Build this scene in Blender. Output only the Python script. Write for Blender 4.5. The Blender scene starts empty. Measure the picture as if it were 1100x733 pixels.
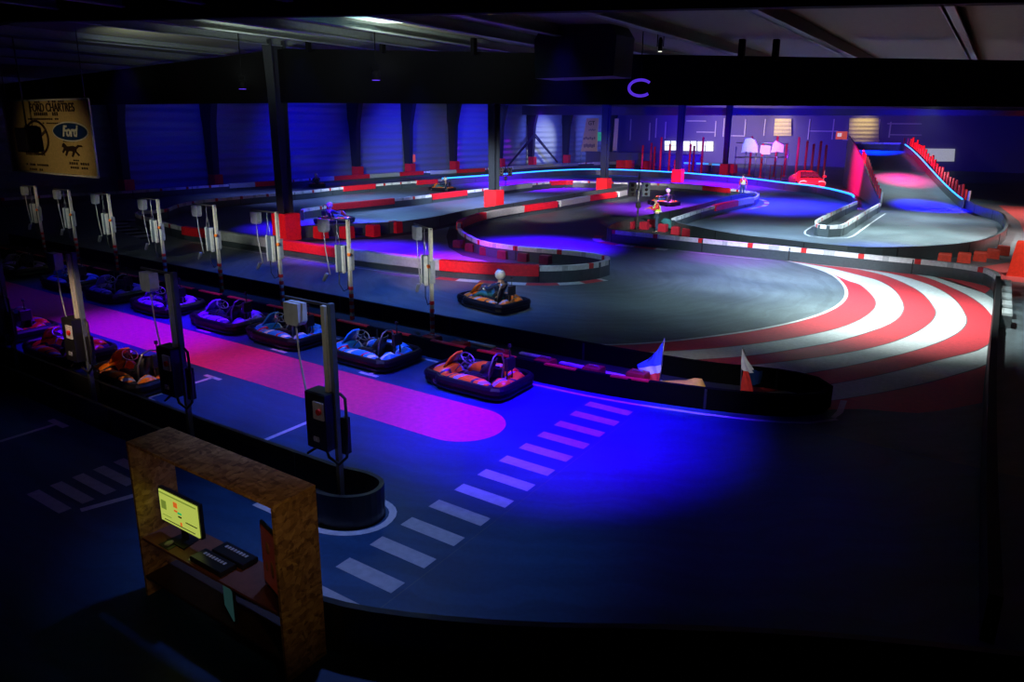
import bpy, bmesh, math, random
from mathutils import Vector, Matrix
random.seed(7)
S = bpy.context.scene
COL = S.collection
PI = math.pi

# ------------------------------------------------------------------ camera model (solved from the hall's vanishing points)
PX, PY, HC = 550.0, 335.0, 5.5
V1, V2 = (-655.0, 126.0), (1083.0, 140.0)
FP = math.sqrt(-((V1[0]-PX)*(V2[0]-PX)+(V1[1]-PY)*(V2[1]-PY)))
_x = -Vector((V1[0]-PX, -(V1[1]-PY), -FP)).normalized()
_y = Vector((V2[0]-PX, -(V2[1]-PY), -FP)).normalized()
_z = _x.cross(_y)
RM = Matrix((_x, _y, _z))            # camera coords -> world coords

def ray(x, y): return RM @ Vector(((x-PX)/FP, -(y-PY)/FP, -1.0))
def G(x, y, z=0.0):
    d = ray(x, y); t = (z-HC)/d.z
    return Vector((d.x*t, d.y*t, z))
def onX(x, y, X):
    d = ray(x, y); t = X/d.x
    return Vector((X, d.y*t, HC+d.z*t))
def onY(x, y, Y):
    d = ray(x, y); t = Y/d.y
    return Vector((d.x*t, Y, HC+d.z*t))

cam = bpy.data.cameras.new('camera'); co = bpy.data.objects.new('camera', cam); COL.objects.link(co)
cam.sensor_width = 36.0; cam.lens = FP*36.0/1100.0; cam.shift_y = (PY-366.5)/1100.0
cam.clip_end = 500
co.matrix_world = Matrix.Translation((0, 0, HC)) @ RM.to_4x4()
S.camera = co

# ------------------------------------------------------------------ materials
MATS = {}
def mat(name, col, rough=.5, metal=0., emit=None, es=0., spec=.5, noise=None, bump=0.):
    if name in MATS: return MATS[name]
    m = bpy.data.materials.new(name); m.use_nodes = True; nt = m.node_tree
    b = nt.nodes['Principled BSDF']
    b.inputs['Base Color'].default_value = (*col, 1); b.inputs['Roughness'].default_value = rough
    b.inputs['Metallic'].default_value = metal; b.inputs['Specular IOR Level'].default_value = spec
    if emit:
        b.inputs['Emission Color'].default_value = (*emit, 1); b.inputs['Emission Strength'].default_value = es
    sc, amt = noise if noise else (9.0, .12)
    tc = nt.nodes.new('ShaderNodeTexCoord'); n = nt.nodes.new('ShaderNodeTexNoise'); n.inputs['Scale'].default_value = sc
    n.inputs['Detail'].default_value = 5
    nt.links.new(tc.outputs['Object'], n.inputs['Vector'])
    mr = nt.nodes.new('ShaderNodeMapRange'); mr.inputs['From Min'].default_value = .3; mr.inputs['From Max'].default_value = .7
    mr.inputs['To Min'].default_value = 1-amt; mr.inputs['To Max'].default_value = 1+amt
    nt.links.new(n.outputs['Fac'], mr.inputs['Value'])
    mx = nt.nodes.new('ShaderNodeVectorMath'); mx.operation = 'SCALE'; mx.inputs[0].default_value = col
    nt.links.new(mr.outputs[0], mx.inputs['Scale']); nt.links.new(mx.outputs[0], b.inputs['Base Color'])
    if bump:
        bp = nt.nodes.new('ShaderNodeBump'); bp.inputs['Strength'].default_value = bump; bp.inputs['Distance'].default_value = .02
        nt.links.new(n.outputs['Fac'], bp.inputs['Height']); nt.links.new(bp.outputs[0], b.inputs['Normal'])
    MATS[name] = m
    return m

def floor_mat(name, col, rough):
    m = mat(name, col, rough); nt = m.node_tree; b = nt.nodes['Principled BSDF']
    for l in list(b.inputs['Base Color'].links): nt.links.remove(l)
    tc = nt.nodes.new('ShaderNodeTexCoord')
    def noise(sc, st, det=6, dist=0):
        mp = nt.nodes.new('ShaderNodeMapping'); mp.inputs['Scale'].default_value = st
        nt.links.new(tc.outputs['Object'], mp.inputs['Vector'])
        n = nt.nodes.new('ShaderNodeTexNoise'); n.inputs['Scale'].default_value = sc; n.inputs['Detail'].default_value = det
        n.inputs['Distortion'].default_value = dist
        nt.links.new(mp.outputs[0], n.inputs['Vector']); return n
    a = noise(.35, (1, 1, 1)); c = noise(14, (1, 1, 1)); d = noise(1.6, (.5, 1.3, 1), 8, .4)
    # worn racing line: rings of rubber around the hairpin
    sub = nt.nodes.new('ShaderNodeVectorMath'); sub.operation = 'SUBTRACT'; sub.inputs[1].default_value = (-12.9, 24.2, 0)
    nt.links.new(tc.outputs['Object'], sub.inputs[0])
    ln = nt.nodes.new('ShaderNodeVectorMath'); ln.operation = 'LENGTH'; nt.links.new(sub.outputs[0], ln.inputs[0])
    n3 = noise(.5, (1, 1, 1), 3)
    ad = nt.nodes.new('ShaderNodeMath'); ad.operation = 'MULTIPLY_ADD'; ad.inputs[1].default_value = 1.6
    nt.links.new(n3.outputs['Fac'], ad.inputs[0]); nt.links.new(ln.outputs['Value'], ad.inputs[2])
    wv = nt.nodes.new('ShaderNodeTexNoise'); wv.noise_dimensions = '1D'; wv.inputs['Scale'].default_value = 3.5; wv.inputs['Detail'].default_value = 4
    nt.links.new(ad.outputs[0], wv.inputs['W'])
    def mr(src, f0, f1, t0, t1):
        r = nt.nodes.new('ShaderNodeMapRange'); nt.links.new(src, r.inputs['Value'])
        for k, v in zip(('From Min', 'From Max', 'To Min', 'To Max'), (f0, f1, t0, t1)): r.inputs[k].default_value = v
        return r.outputs[0]
    def mul(p, q):
        k = nt.nodes.new('ShaderNodeMath'); k.operation = 'MULTIPLY'; nt.links.new(p, k.inputs[0]); nt.links.new(q, k.inputs[1]); return k.outputs[0]
    v = mul(mul(mr(a.outputs['Fac'], .3, .7, .75, 1.25), mr(c.outputs['Fac'], .3, .7, .9, 1.1)),
            mul(mr(d.outputs['Fac'], .35, .65, .93, 1.05), mr(wv.outputs['Fac'], .35, .65, .86, 1.1)))
    sc = nt.nodes.new('ShaderNodeVectorMath'); sc.operation = 'SCALE'; sc.inputs[0].default_value = col
    nt.links.new(v, sc.inputs['Scale']); nt.links.new(sc.outputs[0], b.inputs['Base Color'])
    nt.links.new(mr(a.outputs['Fac'], .3, .7, rough-.08, rough+.1), b.inputs['Roughness'])
    return m

def livery(name, c1, c2, c3, c4):
    if name in MATS: return MATS[name]
    m = bpy.data.materials.new(name); m.use_nodes = True; nt = m.node_tree; b = nt.nodes['Principled BSDF']
    b.inputs['Roughness'].default_value = .3
    tc = nt.nodes.new('ShaderNodeTexCoord'); mp = nt.nodes.new('ShaderNodeMapping')
    mp.inputs['Rotation'].default_value = (0.3, 0.2, .75)
    w = nt.nodes.new('ShaderNodeTexWave'); w.inputs['Scale'].default_value = .75; w.inputs['Distortion'].default_value = 2.2
    w.inputs['Detail'].default_value = 0; w.inputs['Detail Scale'].default_value = .6
    w.wave_profile = 'SAW'
    r = nt.nodes.new('ShaderNodeValToRGB'); r.color_ramp.interpolation = 'CONSTANT'
    e = r.color_ramp.elements; e[0].position = 0; e[0].color = (*c1, 1); e[1].position = .36; e[1].color = (*c2, 1)
    for p, c in ((.55, c3), (.74, c4), (.84, c1)):
        q = e.new(p); q.color = (*c, 1)
    nt.links.new(tc.outputs['Object'], mp.inputs['Vector']); nt.links.new(mp.outputs[0], w.inputs['Vector'])
    nt.links.new(w.outputs['Fac'], r.inputs['Fac']); nt.links.new(r.outputs[0], b.inputs['Base Color'])
    MATS[name] = m; return m

def osb():
    m = bpy.data.materials.new('strand_board'); m.use_nodes = True; nt = m.node_tree; b = nt.nodes['Principled BSDF']
    b.inputs['Roughness'].default_value = .7
    tc = nt.nodes.new('ShaderNodeTexCoord'); n = nt.nodes.new('ShaderNodeTexNoise'); n.inputs['Scale'].default_value = 5
    mx = nt.nodes.new('ShaderNodeMixRGB'); mx.inputs[0].default_value = .12
    nt.links.new(tc.outputs['Object'], mx.inputs[1]); nt.links.new(tc.outputs['Object'], n.inputs['Vector']); nt.links.new(n.outputs['Color'], mx.inputs[2])
    cs = []
    for sc in ((9, 26, 20), (26, 9, 24)):
        mp = nt.nodes.new('ShaderNodeMapping'); mp.inputs['Scale'].default_value = sc; mp.inputs['Rotation'].default_value = (.3, .2, .5 if sc[0] == 9 else -.4)
        v = nt.nodes.new('ShaderNodeTexVoronoi'); v.inputs['Scale'].default_value = 1.0
        nt.links.new(mx.outputs[0], mp.inputs['Vector']); nt.links.new(mp.outputs[0], v.inputs['Vector']); cs.append(v)
    a = nt.nodes.new('ShaderNodeMixRGB'); nt.links.new(n.outputs['Fac'], a.inputs[0])
    nt.links.new(cs[0].outputs['Color'], a.inputs[1]); nt.links.new(cs[1].outputs['Color'], a.inputs[2])
    bw = nt.nodes.new('ShaderNodeRGBToBW'); nt.links.new(a.outputs[0], bw.inputs[0])
    r = nt.nodes.new('ShaderNodeValToRGB'); e = r.color_ramp.elements
    e[0].position = .2; e[0].color = (.16, .075, .022, 1); e[1].position = .8; e[1].color = (.55, .33, .12, 1)
    q = e.new(.5); q.color = (.36, .19, .06, 1)
    nt.links.new(bw.outputs[0], r.inputs[0]); nt.links.new(r.outputs[0], b.inputs['Base Color'])
    return m

M = dict(
    track=floor_mat('track_floor', (.105, .135, .15), .5),
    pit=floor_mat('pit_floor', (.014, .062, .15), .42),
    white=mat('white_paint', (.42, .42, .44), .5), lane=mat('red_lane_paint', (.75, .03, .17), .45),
    sred=mat('stripe_red_paint', (.62, .045, .06), .45), swhite=mat('stripe_white_paint', (.68, .72, .72), .45),
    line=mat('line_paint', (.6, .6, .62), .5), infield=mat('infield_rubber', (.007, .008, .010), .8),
    redfloor=mat('red_floor_paint', (.45, .10, .10), .5),
    wallp=mat('barrier_plastic', (.05, .07, .078), .32), dark=mat('barrier_dark', (.012, .014, .018), .5),
    tapew=mat('tape_white', (.78, .80, .80), .4), tapeb=mat('tape_blackprint', (.50, .53, .54), .4), taper=mat('tape_red', (.65, .02, .02), .4),
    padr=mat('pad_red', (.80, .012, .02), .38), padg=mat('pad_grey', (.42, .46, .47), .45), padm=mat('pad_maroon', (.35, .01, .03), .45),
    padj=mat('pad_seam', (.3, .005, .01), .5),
    black=mat('black_plastic', (.012, .012, .015), .35), rubber=mat('rubber', (.012, .012, .012), .8),
    steel=mat('steel', (.35, .36, .37), .3, .85), alu=mat('aluminium', (.70, .68, .58), .35, .3),
    colm=mat('column_steel', (.016, .019, .028), .5, spec=.2), beam=mat('beam_steel', (.002, .002, .003), .8, spec=.04),
    roofp=mat('roof_sheet', (.075, .075, .055), .7), purl=mat('purlin_steel', (.10, .12, .13), .5),
    boxg=mat('box_grey', (.33, .36, .42), .4), boxw=mat('box_white', (.55, .57, .58), .45), boxb=mat('box_bluegrey', (.10, .13, .17), .35),
    cable=mat('cable', (.02, .02, .025), .5), cablew=mat('cable_grey', (.45, .45, .5), .5),
    led=mat('led_blue', (.05, .3, 1), .4, emit=(.02, .30, 1.0), es=2.6), orange=mat('orange_button', (.9, .2, .02), .4),
    redl=mat('red_button', (.7, .02, .01), .4), seat=mat('seat_black', (.015, .015, .018), .45),
    tyre=mat('tyre', (.012, .012, .012), .75), rim=mat('rim', (.2, .2, .22), .35, .8),
    skin=mat('skin', (.55, .32, .23), .5), hair=mat('hair', (.02, .014, .01), .6), navy=mat('navy_cloth', (.015, .03, .09), .8),
    teal=mat('teal_cloth', (.02, .14, .16), .8), jeans=mat('dark_trousers', (.015, .04, .10), .8), redc=mat('red_cloth', (.6, .03, .04), .8),
    vest=mat('hi_vis', (.55, .85, .05), .6), vestw=mat('reflective', (.75, .78, .75), .3), helm=mat('helmet_white', (.75, .75, .7), .25),
    visor=mat('visor', (.01, .01, .012), .1), osb=osb(), wall=None,
    cream=mat('banner_cream', (.62, .44, .19), .6), ink=mat('banner_ink', (.03, .012, .006), .6), fblue=mat('oval_blue', (.01, .04, .16), .3),
    silver=mat('silver_trim', (.75, .75, .72), .4, .0), yellow=mat('yellow_cloth', (.75, .42, .03), .7), fblu=mat('flag_blue', (.05, .10, .75), .7),
    fred=mat('flag_red', (.8, .04, .03), .7), fwhite=mat('flag_white', (.75, .75, .78), .7),
    screen=mat('screen_glow', (.1, .1, .05), .4, emit=(.42, .50, .08), es=.95), scr_g=mat('screen_green', (0, .3, .1), .4, emit=(.0, .5, .15), es=.7),
    scr_r=mat('screen_red', (.4, .05, 0), .4, emit=(.8, .15, .02), es=.7), scr_k=mat('screen_dark', (.02, .02, .02), .4),
    scr_o=mat('screen_olive', (.2, .25, .05), .4, emit=(.22, .32, .04), es=.6), scr_t=mat('screen_teal', (.03, .08, .08), .4, emit=(.06, .2, .2), es=.12),
    day=mat('daylight_pane', (.5, .5, .5), .4, emit=(.9, 1.0, .85), es=1.15), sky=mat('skylight_pane', (.4, .5, .5), .4, emit=(.16, .42, .48), es=.75),
    ring=mat('lamp_ring_glow', (.1, .05, .5), .4, emit=(.10, .03, .75), es=.8), lampg=mat('lamp_lens_glow', (.1, .05, .5), .4, emit=(.12, .03, .9), es=.9),
    lampy=mat('lamp_amber_glow', (.5, .4, .05), .4, emit=(.6, .5, .05), es=.5),
    carred=mat('car_red', (.75, .02, .06), .3), carl=mat('car_light_glow', (.9, .4, .4), .3, emit=(1, .28, .30), es=.8),
    carglass=mat('car_glass', (.08, .01, .05), .15), neon=mat('far_blue_glow', (.1, .4, .9), .4, emit=(.05, .35, 1), es=.9),
    facade=mat('facade_panel', (.09, .07, .20), .6), frame=mat('facade_frame', (.5, .45, .5), .5), corr=mat('lit_cladding', (.50, .42, .22), .5),
    pale=mat('pale_drape', (.75, .85, .42), .7), redpost=mat('red_post', (.75, .02, .05), .5),
)

def corrug(name, col, scale, rough=.5):
    m = mat(name, col, rough, .0); nt = m.node_tree; b = nt.nodes['Principled BSDF']
    tc = nt.nodes.new('ShaderNodeTexCoord'); w = nt.nodes.new('ShaderNodeTexWave'); w.bands_direction = 'Z'
    w.inputs['Scale'].default_value = scale; bp = nt.nodes.new('ShaderNodeBump'); bp.inputs['Strength'].default_value = 1; bp.inputs['Distance'].default_value = .12
    nt.links.new(tc.outputs['Object'], w.inputs['Vector']); nt.links.new(w.outputs['Fac'], bp.inputs['Height']); nt.links.new(bp.outputs[0], b.inputs['Normal'])
    return m
M['wall'] = corrug('wall_cladding', (.20, .23, .26), .42)

# ------------------------------------------------------------------ mesh builder
class MB:
    def __init__(s): s.v = []; s.f = []; s.m = []; s.sm = []
    def add(s, vs, fs, mi=0, sm=False):
        o = len(s.v); s.v += [tuple(v) for v in vs]
        for f in fs: s.f.append([o+i for i in f]); s.m.append(mi); s.sm.append(sm)
    def box(s, c, d, mi=0, rz=0, R=None):
        x, y, z = d[0]/2, d[1]/2, d[2]/2
        b = min(x, y, z)*.22; b = min(b, .02)
        vs = []
        for sz, zz in ((-1, 0), (-1, 1), (1, 1), (1, 0)):
            ax, ay = (x-b, y-b) if zz == 0 else (x, y)
            h = sz*(z if zz == 0 else z-b)
            vs += [Vector((-ax, -ay, h)), Vector((ax, -ay, h)), Vector((ax, ay, h)), Vector((-ax, ay, h))]
        rot = R if R else Matrix.Rotation(rz, 3, 'Z')
        vs = [rot @ v + Vector(c) for v in vs]
        fs = [(3, 2, 1, 0), (12, 13, 14, 15)]
        for k in range(3):
            for i in range(4): fs.append((4*k+i, 4*k+(i+1) % 4, 4*k+4+(i+1) % 4, 4*k+4+i))
        s.add(vs, fs, mi)
    def hull8(s, vs, mi=0):
        s.add(vs, [(3, 2, 1, 0), (4, 5, 6, 7), (0, 1, 5, 4), (1, 2, 6, 5), (2, 3, 7, 6), (3, 0, 4, 7)], mi)
    def tube(s, path, r, n=8, mi=0, closed=False, r2=None):
        P = [Vector(p) for p in path]; N = len(P); rings = []
        for i, p in enumerate(P):
            if closed: t = P[(i+1) % N]-P[i-1]
            else: t = P[min(i+1, N-1)]-P[max(i-1, 0)]
            t.normalize(); a = t.orthogonal().normalized() if i == 0 else (prev-t*prev.dot(t)).normalized()
            prev = a; b = t.cross(a); rr = r if r2 is None else r+(r2-r)*i/(N-1)
            rings.append([p+(a*math.cos(2*PI*k/n)+b*math.sin(2*PI*k/n))*rr for k in range(n)])
        vs = [v for q in rings for v in q]; fs = []
        for i in range(N if closed else N-1):
            j = (i+1) % N
            for k in range(n): fs.append((i*n+k, i*n+(k+1) % n, j*n+(k+1) % n, j*n+k))
        s.add(vs, fs, mi, True)
        if not closed: s.add(rings[0], [tuple(range(n))[::-1]], mi); s.add(rings[-1], [tuple(range(n))], mi)
    def sweep(s, path, prof, mis=0, closed=True, flip=1):
        """path: list of Vector xy(z); prof: (outward offset, height); mis: material index or fn(i,k)"""
        N = len(path); n = len(prof); vs = []
        for i in range(N):
            if closed: t = path[(i+1) % N]-path[i-1]
            else: t = path[min(i+1, N-1)]-path[max(i-1, 0)]
            t = Vector((t[0], t[1], 0)).normalized(); o = Vector((t.y, -t.x, 0))*flip
            z0 = path[i][2] if len(path[i]) > 2 else 0
            for a, h in prof: vs.append(Vector((path[i][0], path[i][1], z0))+o*a+Vector((0, 0, h)))
        o = len(s.v); s.v += [tuple(v) for v in vs]
        for i in range(N if closed else N-1):
            j = (i+1) % N
            for k in range(n):
                l = (k+1) % n
                s.f.append([o+i*n+k, o+i*n+l, o+j*n+l, o+j*n+k]); s.m.append(mis(i, k) if callable(mis) else mis); s.sm.append(False)
        if not closed:
            s.f.append([o+k for k in range(n)][::-1]); s.m.append(mis(0, 0) if callable(mis) else mis); s.sm.append(False)
            s.f.append([o+(N-1)*n+k for k in range(n)]); s.m.append(mis(N-2, 0) if callable(mis) else mis); s.sm.append(False)
    def prism(s, poly, z0, z1, mi=0):
        n = len(poly); vs = [(p[0], p[1], z0) for p in poly]+[(p[0], p[1], z1) for p in poly]
        s.add(vs, [tuple(range(n))[::-1], tuple(range(n, 2*n))]+[(i, (i+1) % n, n+(i+1) % n, n+i) for i in range(n)], mi)
    def loft(s, rings, mi=0, cap=True, closed=True, sm=True):
        n = len(rings[0]); vs = [v for r in rings for v in r]; fs = []
        for i in range(len(rings)-1):
            for k in range(n if closed else n-1): fs.append((i*n+k, i*n+(k+1) % n, (i+1)*n+(k+1) % n, (i+1)*n+k))
        s.add(vs, fs, mi, sm)
        if cap: s.add(rings[0], [tuple(range(n))[::-1]], mi); s.add(rings[-1], [tuple(range(n))], mi)
    def ball(s, c, r, mi=0, n=12, sc=(1, 1, 1)):
        rings = []
        for i in range(1, n//2+2-1):
            th = PI*i/(n//2+1)
            rings.append([Vector((c[0]+r*sc[0]*math.sin(th)*math.cos(2*PI*k/n), c[1]+r*sc[1]*math.sin(th)*math.sin(2*PI*k/n), c[2]-r*sc[2]*math.cos(th))) for k in range(n)])
        s.loft(rings, mi)
    def build(s, name, mats, parent=None, tri=False):
        me = bpy.data.meshes.new(name); me.from_pydata(s.v, [], s.f)
        if not isinstance(mats, (list, tuple)): mats = [mats]
        for m in mats: me.materials.append(m)
        me.polygons.foreach_set('material_index', s.m); me.polygons.foreach_set('use_smooth', s.sm)
        bm = bmesh.new(); bm.from_mesh(me); bmesh.ops.remove_doubles(bm, verts=bm.verts, dist=1e-5)
        bmesh.ops.recalc_face_normals(bm, faces=bm.faces); bm.to_mesh(me); bm.free()
        me.update()
        o = bpy.data.objects.new(name, me); COL.objects.link(o)
        if parent: o.parent = parent
        return o

def tag(o, label=None, cat=None, group=None, kind=None):
    if label: o['label'] = label
    if cat: o['category'] = cat
    if group: o['group'] = group
    if kind: o['kind'] = kind
    return o
def empty(name, loc=(0, 0, 0), rz=0.):
    o = bpy.data.objects.new(name, None); COL.objects.link(o); o.location = loc; o.rotation_euler = (0, 0, rz); o.empty_display_size = .2
    return o
def copy_tree(o, parent=None, label=None, loc=None, rz=None):
    c = o.copy(); COL.objects.link(c)
    if parent: c.parent = parent
    if label: c['label'] = label
    if loc is not None: c.location = loc
    if rz is not None: c.rotation_euler = (0, 0, rz)
    for ch in list(o.children): copy_tree(ch, c)
    return c

def smooth(pts, step=.4, closed=False):
    P = [Vector(p) for p in pts]; N = len(P); out = []
    for i in range(N if closed else N-1):
        if closed: a, b, c, d = P[i-1], P[i], P[(i+1) % N], P[(i+2) % N]
        else: a, b, c, d = P[max(i-1, 0)], P[i], P[i+1], P[min(i+2, N-1)]
        k = max(1, int((c-b).length/step))
        L = (c-b).length
        ta = (c-a); ta = ta*(L/max(ta.length, 1e-6)); td = (d-b); td = td*(L/max(td.length, 1e-6))
        for j in range(k):
            t = j/k; t2, t3 = t*t, t*t*t
            out.append(b*(2*t3-3*t2+1)+ta*(t3-2*t2+t)+c*(-2*t3+3*t2)+td*(t3-t2))
    if not closed: out.append(P[-1])
    return out
def at(pts, z=0.): return [G(x, y, z) for x, y in pts]
def flat(pts): return [Vector((p[0], p[1], 0)) for p in pts]

# ------------------------------------------------------------------ floor and its paint
mb = MB()
mb.add([(-70, -6, 0), (30, -6, 0), (30, 130, 0), (-70, 130, 0)], [(0, 1, 2, 3)])
mb.add([(-70, -6, -.2), (30, -6, -.2), (30, 130, -.2), (-70, 130, -.2)], [(3, 2, 1, 0)])
floor = tag(mb.build('floor', M['track']), 'grey rubber-marked concrete floor of the whole hall', kind='structure')
def paint(name, poly, m, z=.004, label=None):
    mb = MB(); n = len(poly); mb.add([(p[0], p[1], z) for p in poly], [tuple(range(n))])
    o = mb.build(name, m, floor)
    for p in o.data.polygons:
        if p.normal.z < 0: o.data.flip_normals(); break
    if label: o['label'] = label
    return o
def strip(name, A, B, m, z=.006, label=None):
    mb = MB(); n = len(A); mb.add([(p[0], p[1], z) for p in A]+[(p[0], p[1], z) for p in B], [(i, i+1, n+i+1, n+i) for i in range(n-1)])
    o = mb.build(name, m, floor)
    if o.data.polygons[0].normal.z < 0: o.data.flip_normals()
    if label: o['label'] = label
    return o
def resamp(pts, n):
    L = [0]
    for a, b in zip(pts, pts[1:]): L.append(L[-1]+(b-a).length)
    out = []; j = 0
    for i in range(n):
        d = L[-1]*i/(n-1)
        while j < len(L)-2 and L[j+1] < d: j += 1
        t = (d-L[j])/max(L[j+1]-L[j], 1e-9); out.append(pts[j].lerp(pts[j+1], min(max(t, 0), 1)))
    return out
def offset(path, d):
    out = []
    for i in range(len(path)):
        t = path[min(i+1, len(path)-1)]-path[max(i-1, 0)]; t = Vector((t.x, t.y, 0)).normalized()
        out.append(path[i]+Vector((t.y, -t.x, 0))*d)
    return out
def rect(x0, x1, y0, y1): return [(x0, y0), (x1, y0), (x1, y1), (x0, y1)]

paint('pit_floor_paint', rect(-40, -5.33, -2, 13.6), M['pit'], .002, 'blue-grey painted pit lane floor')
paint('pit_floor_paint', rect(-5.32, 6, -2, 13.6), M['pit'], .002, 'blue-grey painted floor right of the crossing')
# red lane with a round end
ly0, ly1 = 9.32, 10.98; lc = (ly0+ly1)/2; lr = (ly1-ly0)/2
lane = [(-40, ly0)]+[(-7.85+lr*math.sin(PI*k/24), lc-lr*math.cos(PI*k/24)) for k in range(25)]+[(-40, ly1)]
paint('red_lane', lane, M['lane'], .006, 'long red lane with a rounded end')
for k in range(13):
    yc = 12.42-.613*k
    paint('crossing_bar', rect(-6.37, -5.41, yc-.125, yc+.125), M['white'], .008)
for k in range(5):
    yc = 5.62-.33*k*1.0
    paint('crossing_bar', rect(-11.65, -10.65, yc-.09-.13*k*.0, yc+.09), M['white'], .008)
strip('parking_line', [Vector((-10.55, 4.45, 0)), Vector((-10.25, 5.4, 0))], [Vector((-10.43, 4.42, 0)), Vector((-10.13, 5.37, 0))], M['line'])
for xx in (-10.3, -14.0, -17.5):          # bay marks between pit boxes
    paint('parking_line', rect(xx-.05, xx+.05, 7.5, 9.05), M['line'], .008)
    paint('parking_line_end', rect(xx-.28, xx+.28, 8.97, 9.07), M['line'], .008)
    paint('parking_line_end', rect(xx-.28, xx+.28, 7.42, 7.52), M['line'], .008)
for xx in (-11.3, -14.4, -17.5):
    paint('parking_line', rect(xx-.05, xx+.05, 11.15, 12.3), M['line'], .008)
    paint('parking_line_end', rect(xx-.28, xx+.28, 11.1, 11.2), M['line'], .008)
paint('parking_line', rect(-14.15, -14.05, 4.3, 5.8), M['line'], .008)
paint('parking_line_end', rect(-14.4, -13.8, 5.75, 5.87), M['line'], .008)

# pit wall outline (world metres), closed around its right-hand end
PITW = [(-38, 12.98), (-20, 12.98), (-12, 12.98), (-8.5, 12.98), (-6.6, 13.08), (-5.0, 13.36), (-3.6, 13.75), (-2.75, 14.15), (-2.3, 14.62), (-2.25, 15.1),
        (-2.6, 15.5), (-3.4, 15.55), (-4.6, 15.2), (-6.2, 15.02), (-8.6, 14.93), (-12.6, 14.9), (-20, 14.9), (-38, 14.9)]
pit_path = smooth(flat(PITW), .35)
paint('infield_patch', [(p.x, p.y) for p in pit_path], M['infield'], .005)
wl = smooth(flat([(-38, 12.79), (-8.5, 12.79), (-6.4, 12.86), (-4.7, 13.16), (-3.3, 13.55), (-2.4, 14.0), (-2.0, 14.5)]), .4)
strip('edge_line', wl, offset(wl, .09), M['line'], .008)
strip('edge_line', [Vector((-2.0, 14.5, 0)), Vector((-1.93, 14.9, 0)), Vector((-1.98, 15.65, 0))], [Vector((-2.09, 14.5, 0)), Vector((-2.05, 14.9, 0)), Vector((-2.1, 15.6, 0))], M['line'], .008)

# red and white sweeping stripes
B = [
 [(800, 272.5), (830, 277), (860, 283.5), (890, 293), (905, 303), (911, 317), (900, 330), (870, 342.5), (820, 354), (760, 363), (704, 369), (655, 371.5), (620, 371)],
 [(800, 274.5), (845, 281), (873, 287), (891, 293.6), (912.7, 302.7), (922, 305), (938, 319), (941, 328), (930, 340), (900, 353), (836, 366), (767, 374.5), (698, 378.5), (650, 381)],
 [(815, 276), (860, 282.7), (891, 288), (927, 297), (941, 300.5), (960, 311), (970, 326), (971, 332), (963, 344), (941, 354.5), (903, 366), (871, 372.5), (802, 383), (743, 387), (700, 390)],
 [(840, 279.5), (887, 285.5), (922, 289.6), (954.6, 297.7), (987, 313), (1003.7, 331), (1005, 339), (993, 352), (963, 366.5), (927, 376), (900, 381), (850, 388), (800, 393), (750, 398)],
 [(880, 284.5), (938, 291), (968, 296.5), (1001, 307), (1023, 319.6), (1036, 336), (1038.6, 347), (1028, 358.5), (1003.7, 370), (968, 381), (927, 390.5), (900, 396), (850, 404), (800, 411)]]
C = [smooth(at(b), .5) for b in B]
N_ = 70
R_ = [resamp(c, N_) for c in C]
def band(i, j, m, nm, g=.02):
    A = [a.lerp(b, g) for a, b in zip(R_[i], R_[j])]; D = [a.lerp(b, 1-g) for a, b in zip(R_[i], R_[j])]
    strip(nm, A, D, m)
strip('thin_white_line', R_[0], offset(R_[0], .1), M['swhite'], .009)
band(0, 1, M['sred'], 'red_stripe'); band(1, 2, M['swhite'], 'white_stripe'); band(2, 3, M['sred'], 'red_stripe'); band(3, 4, M['swhite'], 'white_stripe')
def band2(a, b, m, nm):
    A = resamp(smooth(at(a), .5), 40); D = resamp(smooth(at(b), .5), 40)
    strip(nm, [p.lerp(q, .02) for p, q in zip(A, D)], [p.lerp(q, .98) for p, q in zip(A, D)], m)
b5u = [(982, 295), (1023, 309.5), (1055, 328), (1072, 352)]; b5l = [(1061, 371.5), (1050, 377), (1009, 387), (954.6, 401), (900, 412), (850, 419), (800, 424)]
b6u = [(1003, 297), (1035, 306), (1058, 315.5), (1085, 335)]; b6l = [(1059, 392), (1050, 396), (982, 415), (900, 430), (860, 434), (820, 436)]
outer5 = b5u+b5l
A = resamp(C[4], 60); D = resamp(smooth(at([(920, 288.5)]+outer5), .5), 60)
strip('red_stripe', [p.lerp(q, .02) for p, q in zip(A, D)], [p.lerp(q, .98) for p, q in zip(A, D)], M['sred'])
band2([(935, 289.5)]+b5u, [(945, 290)]+b6u, M['swhite'], 'white_stripe')
band2(b5l, b6l, M['swhite'], 'white_stripe')
band2([(1000, 296.5), (1058, 315.5)], [(1015, 297), (1066, 309)], M['sred'], 'red_stripe')
band2(b6l, [(1055, 434), (985, 445), (925, 440), (870, 442), (820, 444)], M['sred'], 'red_stripe')
paint('red_floor_patch', [(.9, 32.5), (12, 32.5), (12, 66), (.2, 66), (1.4, 55), (1.7, 44), (1.2, 38), (-.3, 35), (-2.5, 33.3)], M['redfloor'], .004, 'pinkish red floor outside the track')

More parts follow.
